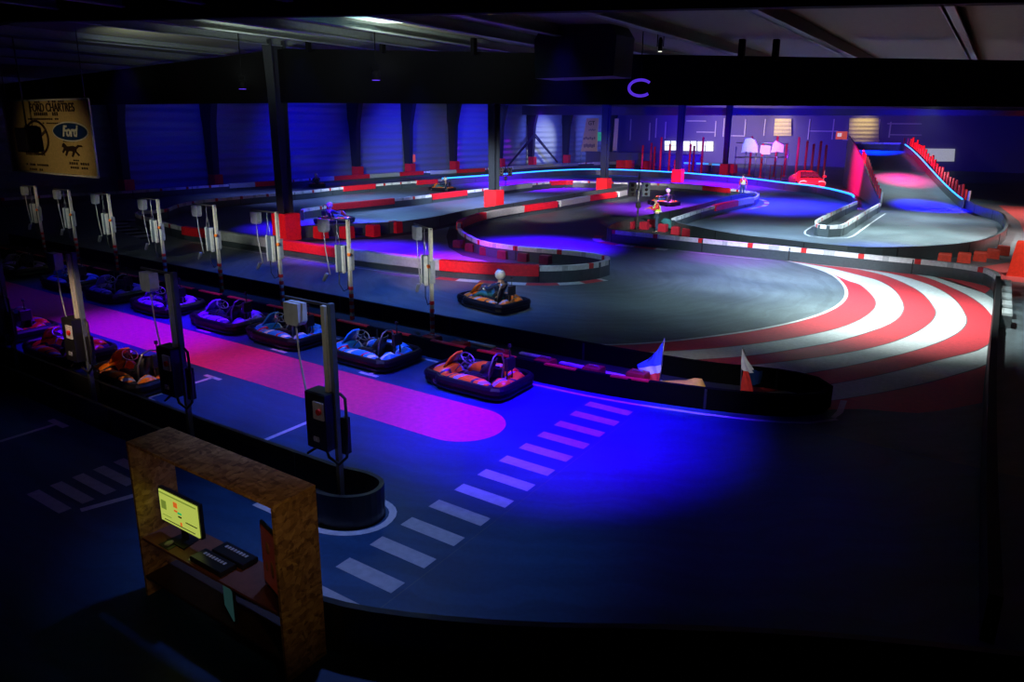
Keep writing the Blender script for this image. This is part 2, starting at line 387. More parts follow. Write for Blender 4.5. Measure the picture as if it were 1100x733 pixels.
# ------------------------------------------------------------------ barriers
def nearest(path, p):
    return min(range(len(path)), key=lambda i: (path[i]-p).length)
def barrier(label, path, h=.55, t=.12, tape=True, pads=(), posts=True, panel_m=None, name='track_barrier', closed=False, group=None, period=2.1, redf=.2):
    """path: world points on the ground; pads: (start px, end px, material) located on the wall's top edge"""
    path = [Vector((p.x, p.y, p.z if abs(p.z) > .01 and p.z < 0 else 0)) if False else p for p in path]
    mb = MB(); prof = [(t/2, 0), (t/2, h), (-t/2, h), (-t/2, 0)]
    mb.sweep(path, prof, 0, closed); root = mb.build(name, panel_m or M['wallp'])
    tag(root, label, 'track barrier', group)
    L = [0]
    for a, b in zip(path, path[1:]): L.append(L[-1]+(b-a).length)
    if tape:
        mb = MB(); th = .18
        pr = [(t/2+.006, h-th), (t/2+.006, h+.008), (-t/2-.006, h+.008), (-t/2-.006, h-th)]
        def mm(i, k):
            d = (L[min(i, len(L)-1)] % period)/period
            return 1 if d < redf else (2 if .5 < d < .72 and k != 1 else 0)
        fp = resamp(path, max(4, int(L[-1]/.22))); fL = L[-1]/(len(fp)-1)
        def mm(i, k):
            d = (i*fL) % period
            return 1 if (redf > 0 and d < .2) else (2 if (period*.45 < d < period*.45+.3 and k in (0, 2)) else 0)
        mb.sweep(fp, pr, mm, closed); mb.build('tape_band', [M['tapew'], M['taper'], M['tapeb']], root)
    for a, b, m in pads:
        i, j = nearest(path, G(a[0], a[1], h)-Vector((0, 0, h))), nearest(path, G(b[0], b[1], h)-Vector((0, 0, h)))
        if i > j: i, j = j, i
        if j-i < 1: continue
        mb = MB(); w = t/2+.10
        seg = path[i:j+1]
        mb.sweep(seg, [(w-.02, h-.36), (w, h-.33), (w, h+.02), (w-.04, h+.05), (-w+.04, h+.05), (-w, h+.02), (-w, h-.33), (-w+.02, h-.36)],
                 (lambda i, k: 1 if (i % 4) == 3 and m is M['padr'] and h > .2 and len(seg) < 0 else 0), False)
        mb.build('foam_pad', [m, M['padj']], root)
    if posts:
        mb = MB(); k = 0
        for i in range(0, len(path)-1):
            if L[i] >= k*4.2:
                k += 1; tt = (path[min(i+1, len(path)-1)]-path[max(i-1, 0)]).normalized(); a = math.atan2(tt.y, tt.x)
                mb = MB(); mb.box(path[i]+Vector((0, 0, h*.5)), (.05, t+.02, h-.03), 0, a); mb.build('joint_clamp', M['dark'], root)
    return root

def PT(pts, h=.55, step=.4): return [Vector((p.x, p.y, 0)) for p in smooth(at(pts, h), step)]

pitb = barrier('long black pit wall with a rounded end, separating karts in the pits from the track', pit_path, .45, .10, False, panel_m=mat('pit_wall_black', (.0025, .0025, .003), .7, spec=.03))
# red piping low on the front of the pit wall
x0_ = -37.5
while x0_ < -6.3:
    a_, b_ = [min(pit_path[:len(pit_path)//2], key=lambda p: abs(p.x-q)) for q in (x0_, x0_+1.05)]
    if (b_-a_).length > .3:
        mb = MB(); mb.hull8([a_+Vector((0, -.056, .425)), b_+Vector((0, -.056, .425)), b_+Vector((0, .056, .425)), a_+Vector((0, .056, .425)),
                             a_+Vector((0, -.056, .456)), b_+Vector((0, -.056, .456)), b_+Vector((0, .056, .456)), a_+Vector((0, .056, .456))])
        mb.build('red_top_tape', M['taper'], pitb)
    x0_ += 1.56

T1 = PT([(179, 224.5), (163, 226), (151, 227), (146, 229), (166, 236), (188, 242), (204, 245), (228, 248), (294, 257.5), (320, 261), (378, 269), (474, 280), (530, 284), (579, 286), (615, 285), (643, 281.8), (653.5, 279), (653, 276), (639, 272.5), (615, 269.5), (590, 267.5), (555, 264.5), (520, 259.5), (502, 252), (494, 246), (493, 241), (497, 236.5), (520, 229), (561, 222), (597, 217), (632, 211), (661, 207), (674, 204.5)], .6)
barrier('winding barrier of the near hairpin with long red and grey foam pads', T1, .6, .14, True, pads=[
    ((201, 244), (226, 248), M['padr']), ((228, 248), (303, 258), M['padg']), ((304, 258.5), (378, 269), M['padr']), ((379, 269), (474, 280), M['padg']),
    ((475.5, 280), (579, 286), M['padr']), ((494, 240), (520, 229), M['padr']), ((521, 229), (561, 222), M['padg']), ((562, 222), (598, 217), M['padr']), ((599, 216.6), (631, 211), M['padg']),
    ((632, 211), (660, 207), M['padr']), ((661, 206.5), (674, 204.5), M['padg'])])
T2 = PT([(179, 224.5), (193.6, 219), (221, 214.5), (248, 212), (275.5, 209.5), (306, 207), (325, 205.5), (368, 201), (402, 198), (447, 194.5), (469, 192.9), (481, 192), (524, 189), (597, 183.6), (646, 182.4), (722, 185.5), (767, 189), (802, 192), (843, 197), (878, 201), (912.7, 209), (919, 214)], .6, .6)
isp = nearest(T2, G(478, 192.3, .6))
barrier('barrier with white tape along the back of the far left loop', T2[:isp+1], .6, .14, True, pads=[((368, 201), (403, 198), M['padr']), ((445, 194.7), (471, 192.8), M['padr'])])
ledb = barrier('long curved barrier topped by a glowing blue light strip', T2[isp:], .6, .14, False)
mb = MB(); mb.sweep(T2[isp:-2], [(-.02, .60), (-.02, .72), (.09, .72), (.09, .60)], 0, False); mb.build('light_strip', M['led'], ledb)
T4 = PT([(0, 213), (60, 209), (130, 205.5), (206, 200.5), (306, 194), (342, 191), (396, 187.6), (447, 184.5), (483.6, 183), (520, 181), (550, 179), (612, 175.5), (670, 173.7), (700, 174)], .6, .8)
barrier('straight outer barrier in front of the blue side wall', T4, .6, .14, True, pads=[
    ((250, 198), (275, 196.2), M['padg']), ((275.5, 196), (306, 194), M['padr']), ((342, 191), (360, 190), M['padg']), ((361, 190), (396, 187.6), M['padr']), ((397, 187.6), (429, 185.6), M['padg']), ((430, 185.6), (458, 184.1), M['padr']), ((459, 184), (486, 182.8), M['padg']),
    ((487, 182.7), (520, 181), M['padr']), ((550, 179), (620, 175.2), M['padg']), ((640, 174.5), (668, 173.8), M['padg'])])
T5a = PT([(324, 226), (326, 224.3), (338, 222.7), (356, 220), (402, 215.5), (447, 211), (483.6, 207), (520, 202.7), (537, 201), (570, 197), (595.5, 194.8), (615, 194.2), (646, 195), (700, 196.8), (731, 198), (756, 200), (785.5, 203), (803.6, 205), (812, 207.3), (814.5, 209), (811, 212), (800, 214), (785, 217), (767, 221), (749, 226), (731, 232), (722.7, 234.8), (723, 236.5), (730, 239.5), (749, 243.6), (794.5, 252), (840, 257), (891, 263), (930, 265.5), (963.6, 265.5), (1009, 263.7), (1047, 259.5), (1063.6, 255), (1077, 248.5), (1082, 240), (1080, 234), (1074, 228), (1054.5, 222), (1036, 214)], .6, .5)
i1 = nearest(T5a, G(814.5, 209, .6)); i2 = nearest(T5a, G(727, 237, .6))
barrier('middle barrier with white tape and red pads sweeping past the far columns', T5a[:i1+1], .6, .14, True, pads=[
    ((350, 221), (418, 213.7), M['padr']), ((463, 209), (500, 205), M['padr']), ((537, 201), (572, 197), M['padg']), ((594, 195), (617, 194.3), M['padr']), ((720, 197.6), (755, 200), M['padg']), ((756, 200), (786, 203), M['padr'])])
barrier('short barrier with black and white tape below the standing marshal', T5a[i1:i2+1], .6, .14, True, pads=[((768, 221), (790, 216), M['padr']), ((791, 215.8), (809, 212.4), M['padg'])], period=1.3, redf=.0)
barrier('plain grey barrier around the right-hand bend', T5a[i2:], .6, .12, False)
T6 = PT([(812, 206.5), (792, 209), (767, 215.5), (731, 224.5), (694.5, 231), (667, 237), (655.5, 241.5), (653, 244), (658, 247), (685.5, 250), (722, 253.5), (767, 258), (822, 263), (891, 269.5), (945.5, 275), (1000, 280), (1025.5, 282.7), (1061, 288.5), (1070, 293), (1073, 300), (1071, 332), (1068, 367), (1066, 420), (1066, 520), (1070, 640)], .6, .5)
i3 = nearest(T6, G(657, 247, .6)); i4 = nearest(T6, G(1071, 296, .6))
barrier('plain grey barrier behind the marshal with raised arm', T6[:i3+1], .6, .12, False, pads=[])
barrier('long barrier with white tape and red marks across the middle right', T6[i3:i4+1], .6, .14, True, period=2.2, redf=.13)
barrier('dark barrier closing the striped corner on the right', T6[i4:], .6, .14, False, posts=False, panel_m=mat('corner_black', (.006, .007, .008), .6, spec=.2))
T7 = PT([(318, 243), (335, 242), (365, 240.5), (400, 239.5), (433, 237.5), (465, 233), (500, 226), (540, 220), (579, 213.5), (625, 206.5), (655, 202.5), (674, 200.5)], .6, .6)
barrier('plain grey barrier behind the row of columns', T7, .6, .12, False)
T8 = PT([(921, 216), (907, 222), (890, 230), (878, 236.5), (876.5, 239), (880, 241.5), (890, 242.5), (903, 242), (915, 236), (930, 227), (945.5, 218.3)], .6, .4)
barrier('narrow pointed barrier of the island at the foot of the ramp', T8, .6, .12, True, redf=.06, period=3.0)
ringp = smooth([Vector(p) for p in ((-38, 6.1, 0), (-14, 6.15, 0), (-7.5, 6.15, 0), (-7.0, 6.25, 0), (-6.72, 6.55, 0), (-6.8, 6.88, 0), (-7.15, 6.98, 0), (-7.8, 6.88, 0), (-14, 6.78, 0), (-38, 6.78, 0))], .07)
isl = barrier('near black island barrier with a rounded end behind the wooden desk', ringp, .5, .07, False, panel_m=M['black'])
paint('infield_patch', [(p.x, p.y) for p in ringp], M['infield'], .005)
rg = [p for p in ringp if p.x > -8.6]
strip('island_ring_line', offset(rg, .09), offset(rg, .20), M['line'], .008)
NB = smooth(at([(250, 600), (300, 622), (343, 642), (400, 655), (480, 664.5), (530, 668.5), (590, 671.5), (700, 673), (760, 675), (860, 680), (980, 690), (1120, 705), (1300, 720)], .6), .3)
NB = [Vector((p.x, p.y, 0)) for p in NB]
barrier('black curved barrier in the near foreground below the crossing', NB, .6, .08, False, panel_m=M['black'])
# infields
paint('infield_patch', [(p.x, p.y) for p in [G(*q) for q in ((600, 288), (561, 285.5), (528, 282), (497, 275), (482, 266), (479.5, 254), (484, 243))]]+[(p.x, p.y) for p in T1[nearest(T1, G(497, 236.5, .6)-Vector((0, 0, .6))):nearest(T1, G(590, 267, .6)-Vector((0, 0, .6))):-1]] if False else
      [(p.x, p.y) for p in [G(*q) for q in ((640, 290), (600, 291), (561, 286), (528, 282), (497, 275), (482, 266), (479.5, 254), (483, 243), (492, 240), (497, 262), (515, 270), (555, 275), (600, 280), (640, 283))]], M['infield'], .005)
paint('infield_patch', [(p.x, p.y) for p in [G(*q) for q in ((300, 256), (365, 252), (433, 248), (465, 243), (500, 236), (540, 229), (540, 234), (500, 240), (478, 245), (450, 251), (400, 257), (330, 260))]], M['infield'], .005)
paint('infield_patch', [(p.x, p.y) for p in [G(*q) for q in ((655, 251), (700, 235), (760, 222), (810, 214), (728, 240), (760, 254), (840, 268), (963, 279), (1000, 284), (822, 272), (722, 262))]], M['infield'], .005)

def kerb(path, off, w, seg, m1, m2):
    p = offset(path, off); q = offset(path, off+w)
    L = 0; mb = MB()
    vs = []; fs = []
    for i in range(len(p)-1):
        L += (p[i+1]-p[i]).length
        mb.add([(p[i].x, p[i].y, .007), (p[i+1].x, p[i+1].y, .007), (q[i+1].x, q[i+1].y, .007), (q[i].x, q[i].y, .007)], [(0, 1, 2, 3)], int(L/seg) % 2)
    o = mb.build('kerb_stripes', [m1, m2], floor)
    if o.data.polygons[0].normal.z < 0: o.data.flip_normals()
ia, ib = nearest(T1, G(475, 280, .6)), nearest(T1, G(650, 275.5, .6))
kerb(smooth(T1[ia:ib+1:3], .2), .16, .42, .9, M['sred'], M['swhite'])
ia, ib = nearest(T1, G(160, 226, .6)), nearest(T1, G(186, 241.5, .6))
kerb(smooth(T1[ia:ib+1:2], .2), .5, 1.0, .7, M['padg'], M['infield'])
ia, ib = nearest(T1, G(210, 246, .6)), nearest(T1, G(470, 280, .6))
strip('edge_line', offset(T1[ia:ib], .35), offset(T1[ia:ib], .42), M['line'], .007)
ia, ib = nearest(T6, G(656, 241, .6)), nearest(T6, G(730, 254, .6))
kerb(smooth(T6[ia:ib+1:2], .25), .3, .45, 1.0, M['sred'], M['swhite'])
ia, ib = nearest(T6, G(735, 254, .6)), nearest(T6, G(840, 265, .6))
strip('edge_line', offset(T6[ia:ib], .35), offset(T6[ia:ib], .42), M['line'], .007)
strip('edge_line', offset(T8[4:-2], .45), offset(T8[4:-2], .55), M['swhite'], .008)
ia, ib = nearest(T5a, G(800, 205, .6)), nearest(T5a, G(790, 216, .6))
kerb(smooth(T5a[ia:ib+1:2], .25), -.5, -.35, 1.1, M['sred'], M['swhite'])

# ------------------------------------------------------------------ ramp with parapets
L0, L1 = Vector((-6.66, 56.5, 0)), Vector((-12.8, 79, 3.45)); R0, R1 = Vector((-2.0, 61.5, 0)), Vector((-7.9, 79, 3.45))
N = 16
def prof(t): s_ = t*t*(3-2*t)*.35+t*.65; return s_
mb = MB(); A = []; D = []
for i in range(N+1):
    t = i/N; z = 3.45*prof(t); A.append(Vector((L0.x+(L1.x-L0.x)*t, L0.y+(L1.y-L0.y)*t, z+.01))); D.append(Vector((R0.x+(R1.x-R0.x)*t, R0.y+(R1.y-R0.y)*t, z+.01)))
A += [Vector((-14.0, 86, 3.46))]; D += [Vector((-9.1, 86, 3.46))]
n = len(A)
mb.add(A+D, [(i, i+1, n+i+1, n+i) for i in range(n-1)])
mb.add([Vector((v.x, v.y, max(v.z-.25, -.1))) for v in A+D], [(i, i+1, n+i+1, n+i) for i in range(n-1)])
ramp = empty('ramp'); tag(ramp, 'concrete ramp climbing to the upper deck between lit parapets', 'ramp')
deck = mb.build('deck', M['track'], ramp)
def skirt(name, E, hh, side, m, solid=True):
    mb = MB(); vs = []
    for i, p in enumerate(E):
        h = hh(i/(len(E)-1)); zb = 0 if solid else p.z-.2
        vs += [Vector((p.x, p.y, zb)), Vector((p.x, p.y, p.z+h)), Vector((p.x+side*.12, p.y, p.z+h)), Vector((p.x+side*.12, p.y, zb))]
    fs = []
    for i in range(len(E)-1):
        a = 4*i
        fs += [(a+k, a+(k+1) % 4, a+4+(k+1) % 4, a+4+k) for k in range(4)]
    mb.add(vs, fs); mb.add(vs[:4], [(0, 1, 2, 3)]); mb.add(vs[-4:], [(3, 2, 1, 0)])
    return mb.build(name, m, ramp)
skirt('left_parapet', A, lambda t: .6+.75*min(1, t*2.2), -1, mat('parapet_panel', (.16, .16, .18), .45))
skirt('right_parapet', D, lambda t: .62, 1, M['wallp'])
mb = MB(); mb.tube([p+Vector((-.02, 0, .66)) for p in D[:-1]], .05, 6); o = mb.build('light_strip', M['led'], ramp)
for i in range(26):
    t = i/25*(n-1.01); k = int(t); f_ = t-k; p = D[k].lerp(D[k+1], f_)
    mb = MB(); mb.tube([(p.x+.35, p.y, max(p.z-.6, 0)), (p.x+.35, p.y, p.z+1.15+.4*random.random())], .09, 8)
    mb.build('foam_post', M['redpost'] if i else M['padg'], ramp)
for i in range(14):
    t = i/13*(n-4)*.6; k = int(t); f_ = t-k; p = A[k].lerp(A[k+1], f_)
    mb = MB(); mb.tube([(p.x-.0, p.y, p.z+.3), (p.x-.0, p.y, p.z+1.25+.75*min(1, t/6))], .06, 8)
    mb.build('foam_post', M['redpost'] if i else M['padg'], ramp)
barrier('low barrier closing the top of the ramp', [Vector((-14.1, 85.8, 3.46)), Vector((-12.5, 85.9, 3.46)), Vector((-10.5, 85.9, 3.46)), Vector((-9.0, 85.8, 3.46))], .7, .14, True)

# ------------------------------------------------------------------ hall shell
def struct(name, mbuild, m, label=None):
    o = mbuild.build(name, m); tag(o, label, None, None, 'structure'); return o
mb = MB(); mb.box((-57.2, 55, 5), (.4, 140, 10.4)); struct('wall_left', mb, M['wall'], 'horizontally ribbed side wall washed in blue')
mb = MB(); mb.box((-15, 118.3, 5.2), (90, .4, 10.6)); struct('wall_back', mb, M['facade'], 'dark end wall beyond the ramp')
mb = MB(); mb.box((29.7, 55, 5), (.4, 140, 10.4)); struct('wall_right', mb, M['beam'])
mb = MB(); mb.box((-20, -5.8, 5), (100, .4, 10.4)); struct('wall_front', mb, M['beam'])
def roofz(x): return 9.35-.058*(x+28) if x > -28 else 9.35+.03*(x+28)
mb = MB()
xs = [-58, -28, 30]
for yy0, yy1 in ((-6, 119),):
    for a, b in zip(xs, xs[1:]):
        mb.add([(a, yy0, roofz(a)), (b, yy0, roofz(b)), (b, yy1, roofz(b)), (a, yy1, roofz(a))], [(0, 1, 2, 3)])
        mb.add([(a, yy0, roofz(a)+.2), (b, yy0, roofz(b)+.2), (b, yy1, roofz(b)+.2), (a, yy1, roofz(a)+.2)], [(3, 2, 1, 0)])
ceil = struct('ceiling', mb, M['roofp'], 'shallow pitched sheet metal roof')
for x in (-45, -41, -37, -33.35, -28.6, -24.6, -21.0, -17.35, -14.1, -11.4, -7.9, -4.4, -1.2):
    z = roofz(x)-.17; mb = MB()
    mb.box((x, 40, z), (.09, 84, .34)); mb.box((x+.08, 40, z-.15), (.2, 84, .04))
    mb.build('purlin', M['purl'], ceil)
mb = MB(); mb.box((-15.8, 15.4, roofz(-15.8)-.04), (2.7, 5.6, .05), R=Matrix.Rotation(math.atan(.058), 3, 'Y')); mb.build('skylight', M['sky'], ceil)
for x, y in ((-26, 22.9), (-17, 22.9), (-14, 22.9), (-21.6, 22.9), (-7, 22.9), (-6, 22.9)):
    mb = MB(); mb.box((x, y, roofz(x)-.35), (.16, .2, .6)); mb.build('roof_bracket', M['beam'], ceil)
# deep bulkhead across the hall and the rafter in front
mb = MB()
for a, b in ((-57, -28), (-28, 6)):
    za, zb = roofz(a)-.5, roofz(b)-.5; ba, bb = 6.48+.012*(-28-a)*.3 if a < -28 else 6.48, 6.48 if b <= -28 else 6.0
    mb.hull8([(a, 23.3, ba), (b, 23.3, bb), (b, 23.6, bb), (a, 23.6, ba), (a, 23.3, za), (b, 23.3, zb), (b, 23.6, zb), (a, 23.6, za)])
struct('trim_1', mb, M['beam'], 'deep dark bulkhead beam across the hall')
mb = MB()
for a, b in ((-57, -28), (-28, 6)):
    za, zb = roofz(a)-.02, roofz(b)-.02
    mb.hull8([(a, 11.9, za-.62), (b, 11.9, zb-.62), (b, 12.15, zb-.62), (a, 12.15, za-.62), (a, 11.9, za), (b, 11.9, zb), (b, 12.15, zb), (a, 12.15, za)])
struct('trim_2', mb, M['beam'], 'dark rafter near the camera')
mb = MB()
mb.hull8([(-56.9, 87.9, 7.05), (6, 87.9, 6.85), (6, 88.3, 6.85), (-56.9, 88.3, 7.05), (-56.9, 87.9, 8.3), (6, 87.9, roofz(6)-.1), (6, 88.3, roofz(6)-.1), (-56.9, 88.3, 8.3)])
struct('trim_3', mb, mat('far_beam', (.05, .05, .09), .6), 'deep beam at the far end lit blue')
# columns with red foam boxes at their feet
cols = [(-28.6, 23.15, 316), (-28.35, 40.4, 530), (-27.9, 56.0, 650), (-27.7, 72.5, 730), (-27.6, 87.5, 782)]
cl = ['tall dark steel column nearest the camera', 'dark steel column left of the middle of the hall', 'dark steel column beside the cream poster', 'dark steel column left of the bright window', 'farthest dark steel column of the row']
for (x, y, px), lb in zip(cols, cl):
    mb = MB(); w = .19; zt = roofz(x)-.1
    def I(x, y, z, w, d):
        return [Vector((x-w, y-d, z)), Vector((x+w, y-d, z)), Vector((x+w, y-d+.05, z)), Vector((x+.03, y-d+.05, z)), Vector((x+.03, y+d-.05, z)), Vector((x+w, y+d-.05, z)),
                Vector((x+w, y+d, z)), Vector((x-w, y+d, z)), Vector((x-w, y+d-.05, z)), Vector((x-.03, y+d-.05, z)), Vector((x-.03, y-d+.05, z)), Vector((x-w, y-d+.05, z))]
    mb.loft([I(x, y, 0, w+.05, .28), I(x, y, zt-2.2, w+.08, .34), I(x, y, zt, w+.12, .42)], sm=False)
    c = mb.build('column', M['colm']); tag(c, lb, 'column', 'columns down the middle of the hall')
    for dz in range(1):
        mb = MB(); mb.box((x, y, .68), (1.0, .9, 1.3)); mb.build('foam_box', M['padr'], c)['label'] = 'red foam protection box'
# wall columns and their red foam
wn = {30.5: 'leftmost dark column standing against the blue side wall', 38.3: 'dark wall column behind the left tyre-marked loop', 55.1: 'dark wall column right of the tallest front column', 63.3: 'dark wall column beside the small orange sign',
      71.5: 'dark wall column left of the purple light streak', 81.5: 'dark wall column in line with the second hall column', 89.5: 'braced dark wall column right of the second hall column', 99.5: 'dark wall column between ribbed wall and poster', 115: 'dark wall column hidden beside the cream poster'}
for y, lb in wn.items():
    x = -56.3; mb = MB(); mb.loft([[Vector((x+a, y+b, z)) for a, b in ((-.3-k, -.3), (.3+k, -.3), (.3+k, .3), (-.3-k, .3))] for z, k in ((0, 0), (5.5, .25), (8.2, .9))], sm=False)
    c = mb.build('wall_column', M['colm']); tag(c, lb, 'column', 'columns against the side wall')
    mb = MB(); mb.box((x+.2, y, .65), (.9, .8, 1.3)); mb.build('foam_box', M['padr'], c)
    if y == 89.5:
        for sgn in (-1, 1):
            for q in (0, .35):
                mb = MB(); mb.tube([(x+.5, y, 4.2+q), (x+.5, y+sgn*6.6, .3+q*.2)], .10, 6); mb.build('brace', M['colm'], c)

# ------------------------------------------------------------------ hanging banner with the oval badge and the running horse
bt = empty('banner', (0, 0, 0)); tag(bt, 'cream dealership banner hanging on the left with blue oval badge and running horse', 'banner')
YB = 16.0
q = [onY(20, 187.5, YB), onY(104.5, 185, YB), onY(101, 107, YB), onY(14, 108.5, YB)]
q = [Vector((-38.3, YB, 3.10)), Vector((-31.6, YB, 3.42)), Vector((-31.6, YB, 6.45)), Vector((-38.3, YB, 6.45))]
bx0, bx1, bz0, bz1 = -39.2, -31.5, 3.28, 6.45
mb = MB(); mb.box(((bx0+bx1)/2, YB, (bz0+bz1)/2), (bx1-bx0, .04, bz1-bz0)); mb.build('banner_sheet', M['cream'], bt)
mb = MB()
for a, b in (((bx0, bz0), (bx1, bz0)), ((bx1, bz0), (bx1, bz1)), ((bx1, bz1), (bx0, bz1)), ((bx0, bz1), (bx0, bz0))):
    mb.tube([(a[0], YB-.02, a[1]), (b[0], YB-.02, b[1])], .05, 6)
mb.build('banner_frame', M['silver'], bt)
for x in (bx0+.3, bx1-.3):
    mb = MB(); mb.tube([(x, YB, bz1), (x, YB, roofz(x)-.05)], .02, 6); mb.build('hanging_cable', M['cable'], bt)
def bpt(px, py):  # photo pixel on the banner plane
    p = onY(px, py, YB); return (p.x, p.z)
def to_mesh(o):
    bpy.context.view_layer.update()
    me = bpy.data.meshes.new_from_object(o.evaluated_get(bpy.context.evaluated_depsgraph_get()))
    n = bpy.data.objects.new('lettering' if o.data.name.startswith('lett') else 'horse_emblem', me); COL.objects.link(n); n.parent = o.parent
    n.location, n.rotation_euler, n.scale = o.location, o.rotation_euler, o.scale
    bpy.data.objects.remove(o); return n
def text(body, cx, cz, w, m, y, parent, name='lettering', bold=0., shear=0.):
    c = bpy.data.curves.new(name, 'FONT'); c.body = body; c.align_x = 'CENTER'; c.align_y = 'CENTER'; c.size = 1; c.extrude = .01; c.offset = bold; c.shear = shear
    o = bpy.data.objects.new(name, c); COL.objects.link(o); o.parent = parent; c.materials.append(m)
    bpy.context.view_layer.update(); s_ = w/max(o.dimensions.x, .01)
    o.scale = (s_, s_, 1); o.rotation_euler = (PI/2, 0, 0); o.location = (cx, y, cz); return to_mesh(o)
y_ = YB-.04
cx, cz = bpt(56, 116); text('FORD CHARTRES', cx, cz, 3.9, M['ink'], y_, bt, bold=.01)
cx, cz = bpt(76.5, 141.5)
mb = MB(); mb.loft([[Vector((cx+a*math.cos(2*PI*k/32), yy, cz+b*math.sin(2*PI*k/32))) for k in range(32)] for yy, a, b in ((y_+.01, 1.52, .42), (y_-.01, 1.52, .42))], sm=False); mb.build('badge_rim', M['silver'], bt)
mb = MB(); mb.loft([[Vector((cx+1.44*math.cos(2*PI*k/32), yy, cz+.36*math.sin(2*PI*k/32))) for k in range(32)] for yy in (y_-.01, y_-.025)], sm=False); mb.build('badge_oval', M['fblue'], bt)
text('Ford', cx, cz, 1.35, M['silver'], y_-.04, bt, bold=.03, shear=.35)
# running horse, drawn as a flat emblem
hx, hz = bpt(78, 160)
H = [(-1.0, .05), (-.92, .22), (-.75, .30), (-.62, .22), (-.45, .12), (-.1, .14), (.2, .16), (.42, .10), (.7, .22), (1.05, .20), (1.1, .12), (.75, .10), (.5, -.0), (.45, -.12), (.75, -.30), (.62, -.36), (.35, -.16), (.28, -.2), (.05, -.42), (-.1, -.40), (.1, -.14), (-.2, -.12), (-.38, -.14), (-.62, -.38), (-.75, -.34), (-.58, -.1), (-.75, -.12), (-.95, -.25), (-1.02, -.16), (-.8, .02), (-.88, .08)]
def emblem(pts, cx, cz, s_, m, nm):
    cu = bpy.data.curves.new(nm, 'CURVE'); cu.dimensions = '2D'; cu.fill_mode = 'BOTH'; cu.extrude = .01
    sp = cu.splines.new('POLY'); sp.points.add(len(pts)-1); sp.use_cyclic_u = True
    for i, p in enumerate(pts): sp.points[i].co = (p[0]*s_, p[1]*s_, 0, 1)
    cu.materials.append(m); o = bpy.data.objects.new(nm, cu); COL.objects.link(o); o.parent = bt; o.rotation_euler = (PI/2, 0, 0); o.location = (cx, y_, cz); return to_mesh(o)
emblem(H, hx, hz, .82, M['ink'], 'horse_emblem')
# round emblem ring on the left
ex, ez = bpt(41, 148)
mb = MB(); mb.tube([(ex+1.02*math.cos(2*PI*k/32), y_, ez+.72*math.sin(2*PI*k/32)) for k in range(32)], .05, 6, closed=True)
mb.tube([(ex-.9, y_, ez+.2), (ex, y_, ez-.02), (ex+.9, y_, ez+.3)], .06, 6); mb.build('round_emblem', M['ink'], bt)
for px, py, w, hh in ((50, 122.5, 2.2, .10), (48, 128, 3.0, .05), (56, 132.5, 1.6, .04), (76, 151.5, 1.2, .06), (41, 164.5, 2.2, .14), (41, 177, 2.1, .06), (40, 182, 1.3, .06), (86, 176, 1.7, .07), (86, 180.5, 1.5, .06), (84, 172.5, .7, .04), (50, 109, 3.2, .08)):
    a, b = bpt(px, py); mb = MB(); k = int(w/.17)
    for j in range(k):
        if random.random() < .16: continue
        mb.box((a-w/2+w*(j+.5)/k, y_, b), (.11, .012, hh*1.5))
    mb.build('small_print', M['ink'], bt)['kind'] = 'stuff'
# dark speaker that hangs in front of the banner
sp = empty('loudspeaker', (0, 0, 0)); tag(sp, 'black box speaker hanging in front of the cream banner', 'speaker')
p = onY(30.5, 150.5, 15.6); mb = MB(); mb.box((p.x, 15.6, p.z), (1.15, .5, 1.05)); mb.build('cabinet', M['beam'], sp)
mb = MB(); mb.box((p.x, 15.33, p.z), (1.0, .04, .92)); mb.build('grille', M['black'], sp)
mb = MB(); mb.tube([(p.x, 15.6, p.z+.52), (p.x, 15.6, roofz(p.x)-.05)], .04, 6); mb.build('hanger', M['black'], sp)

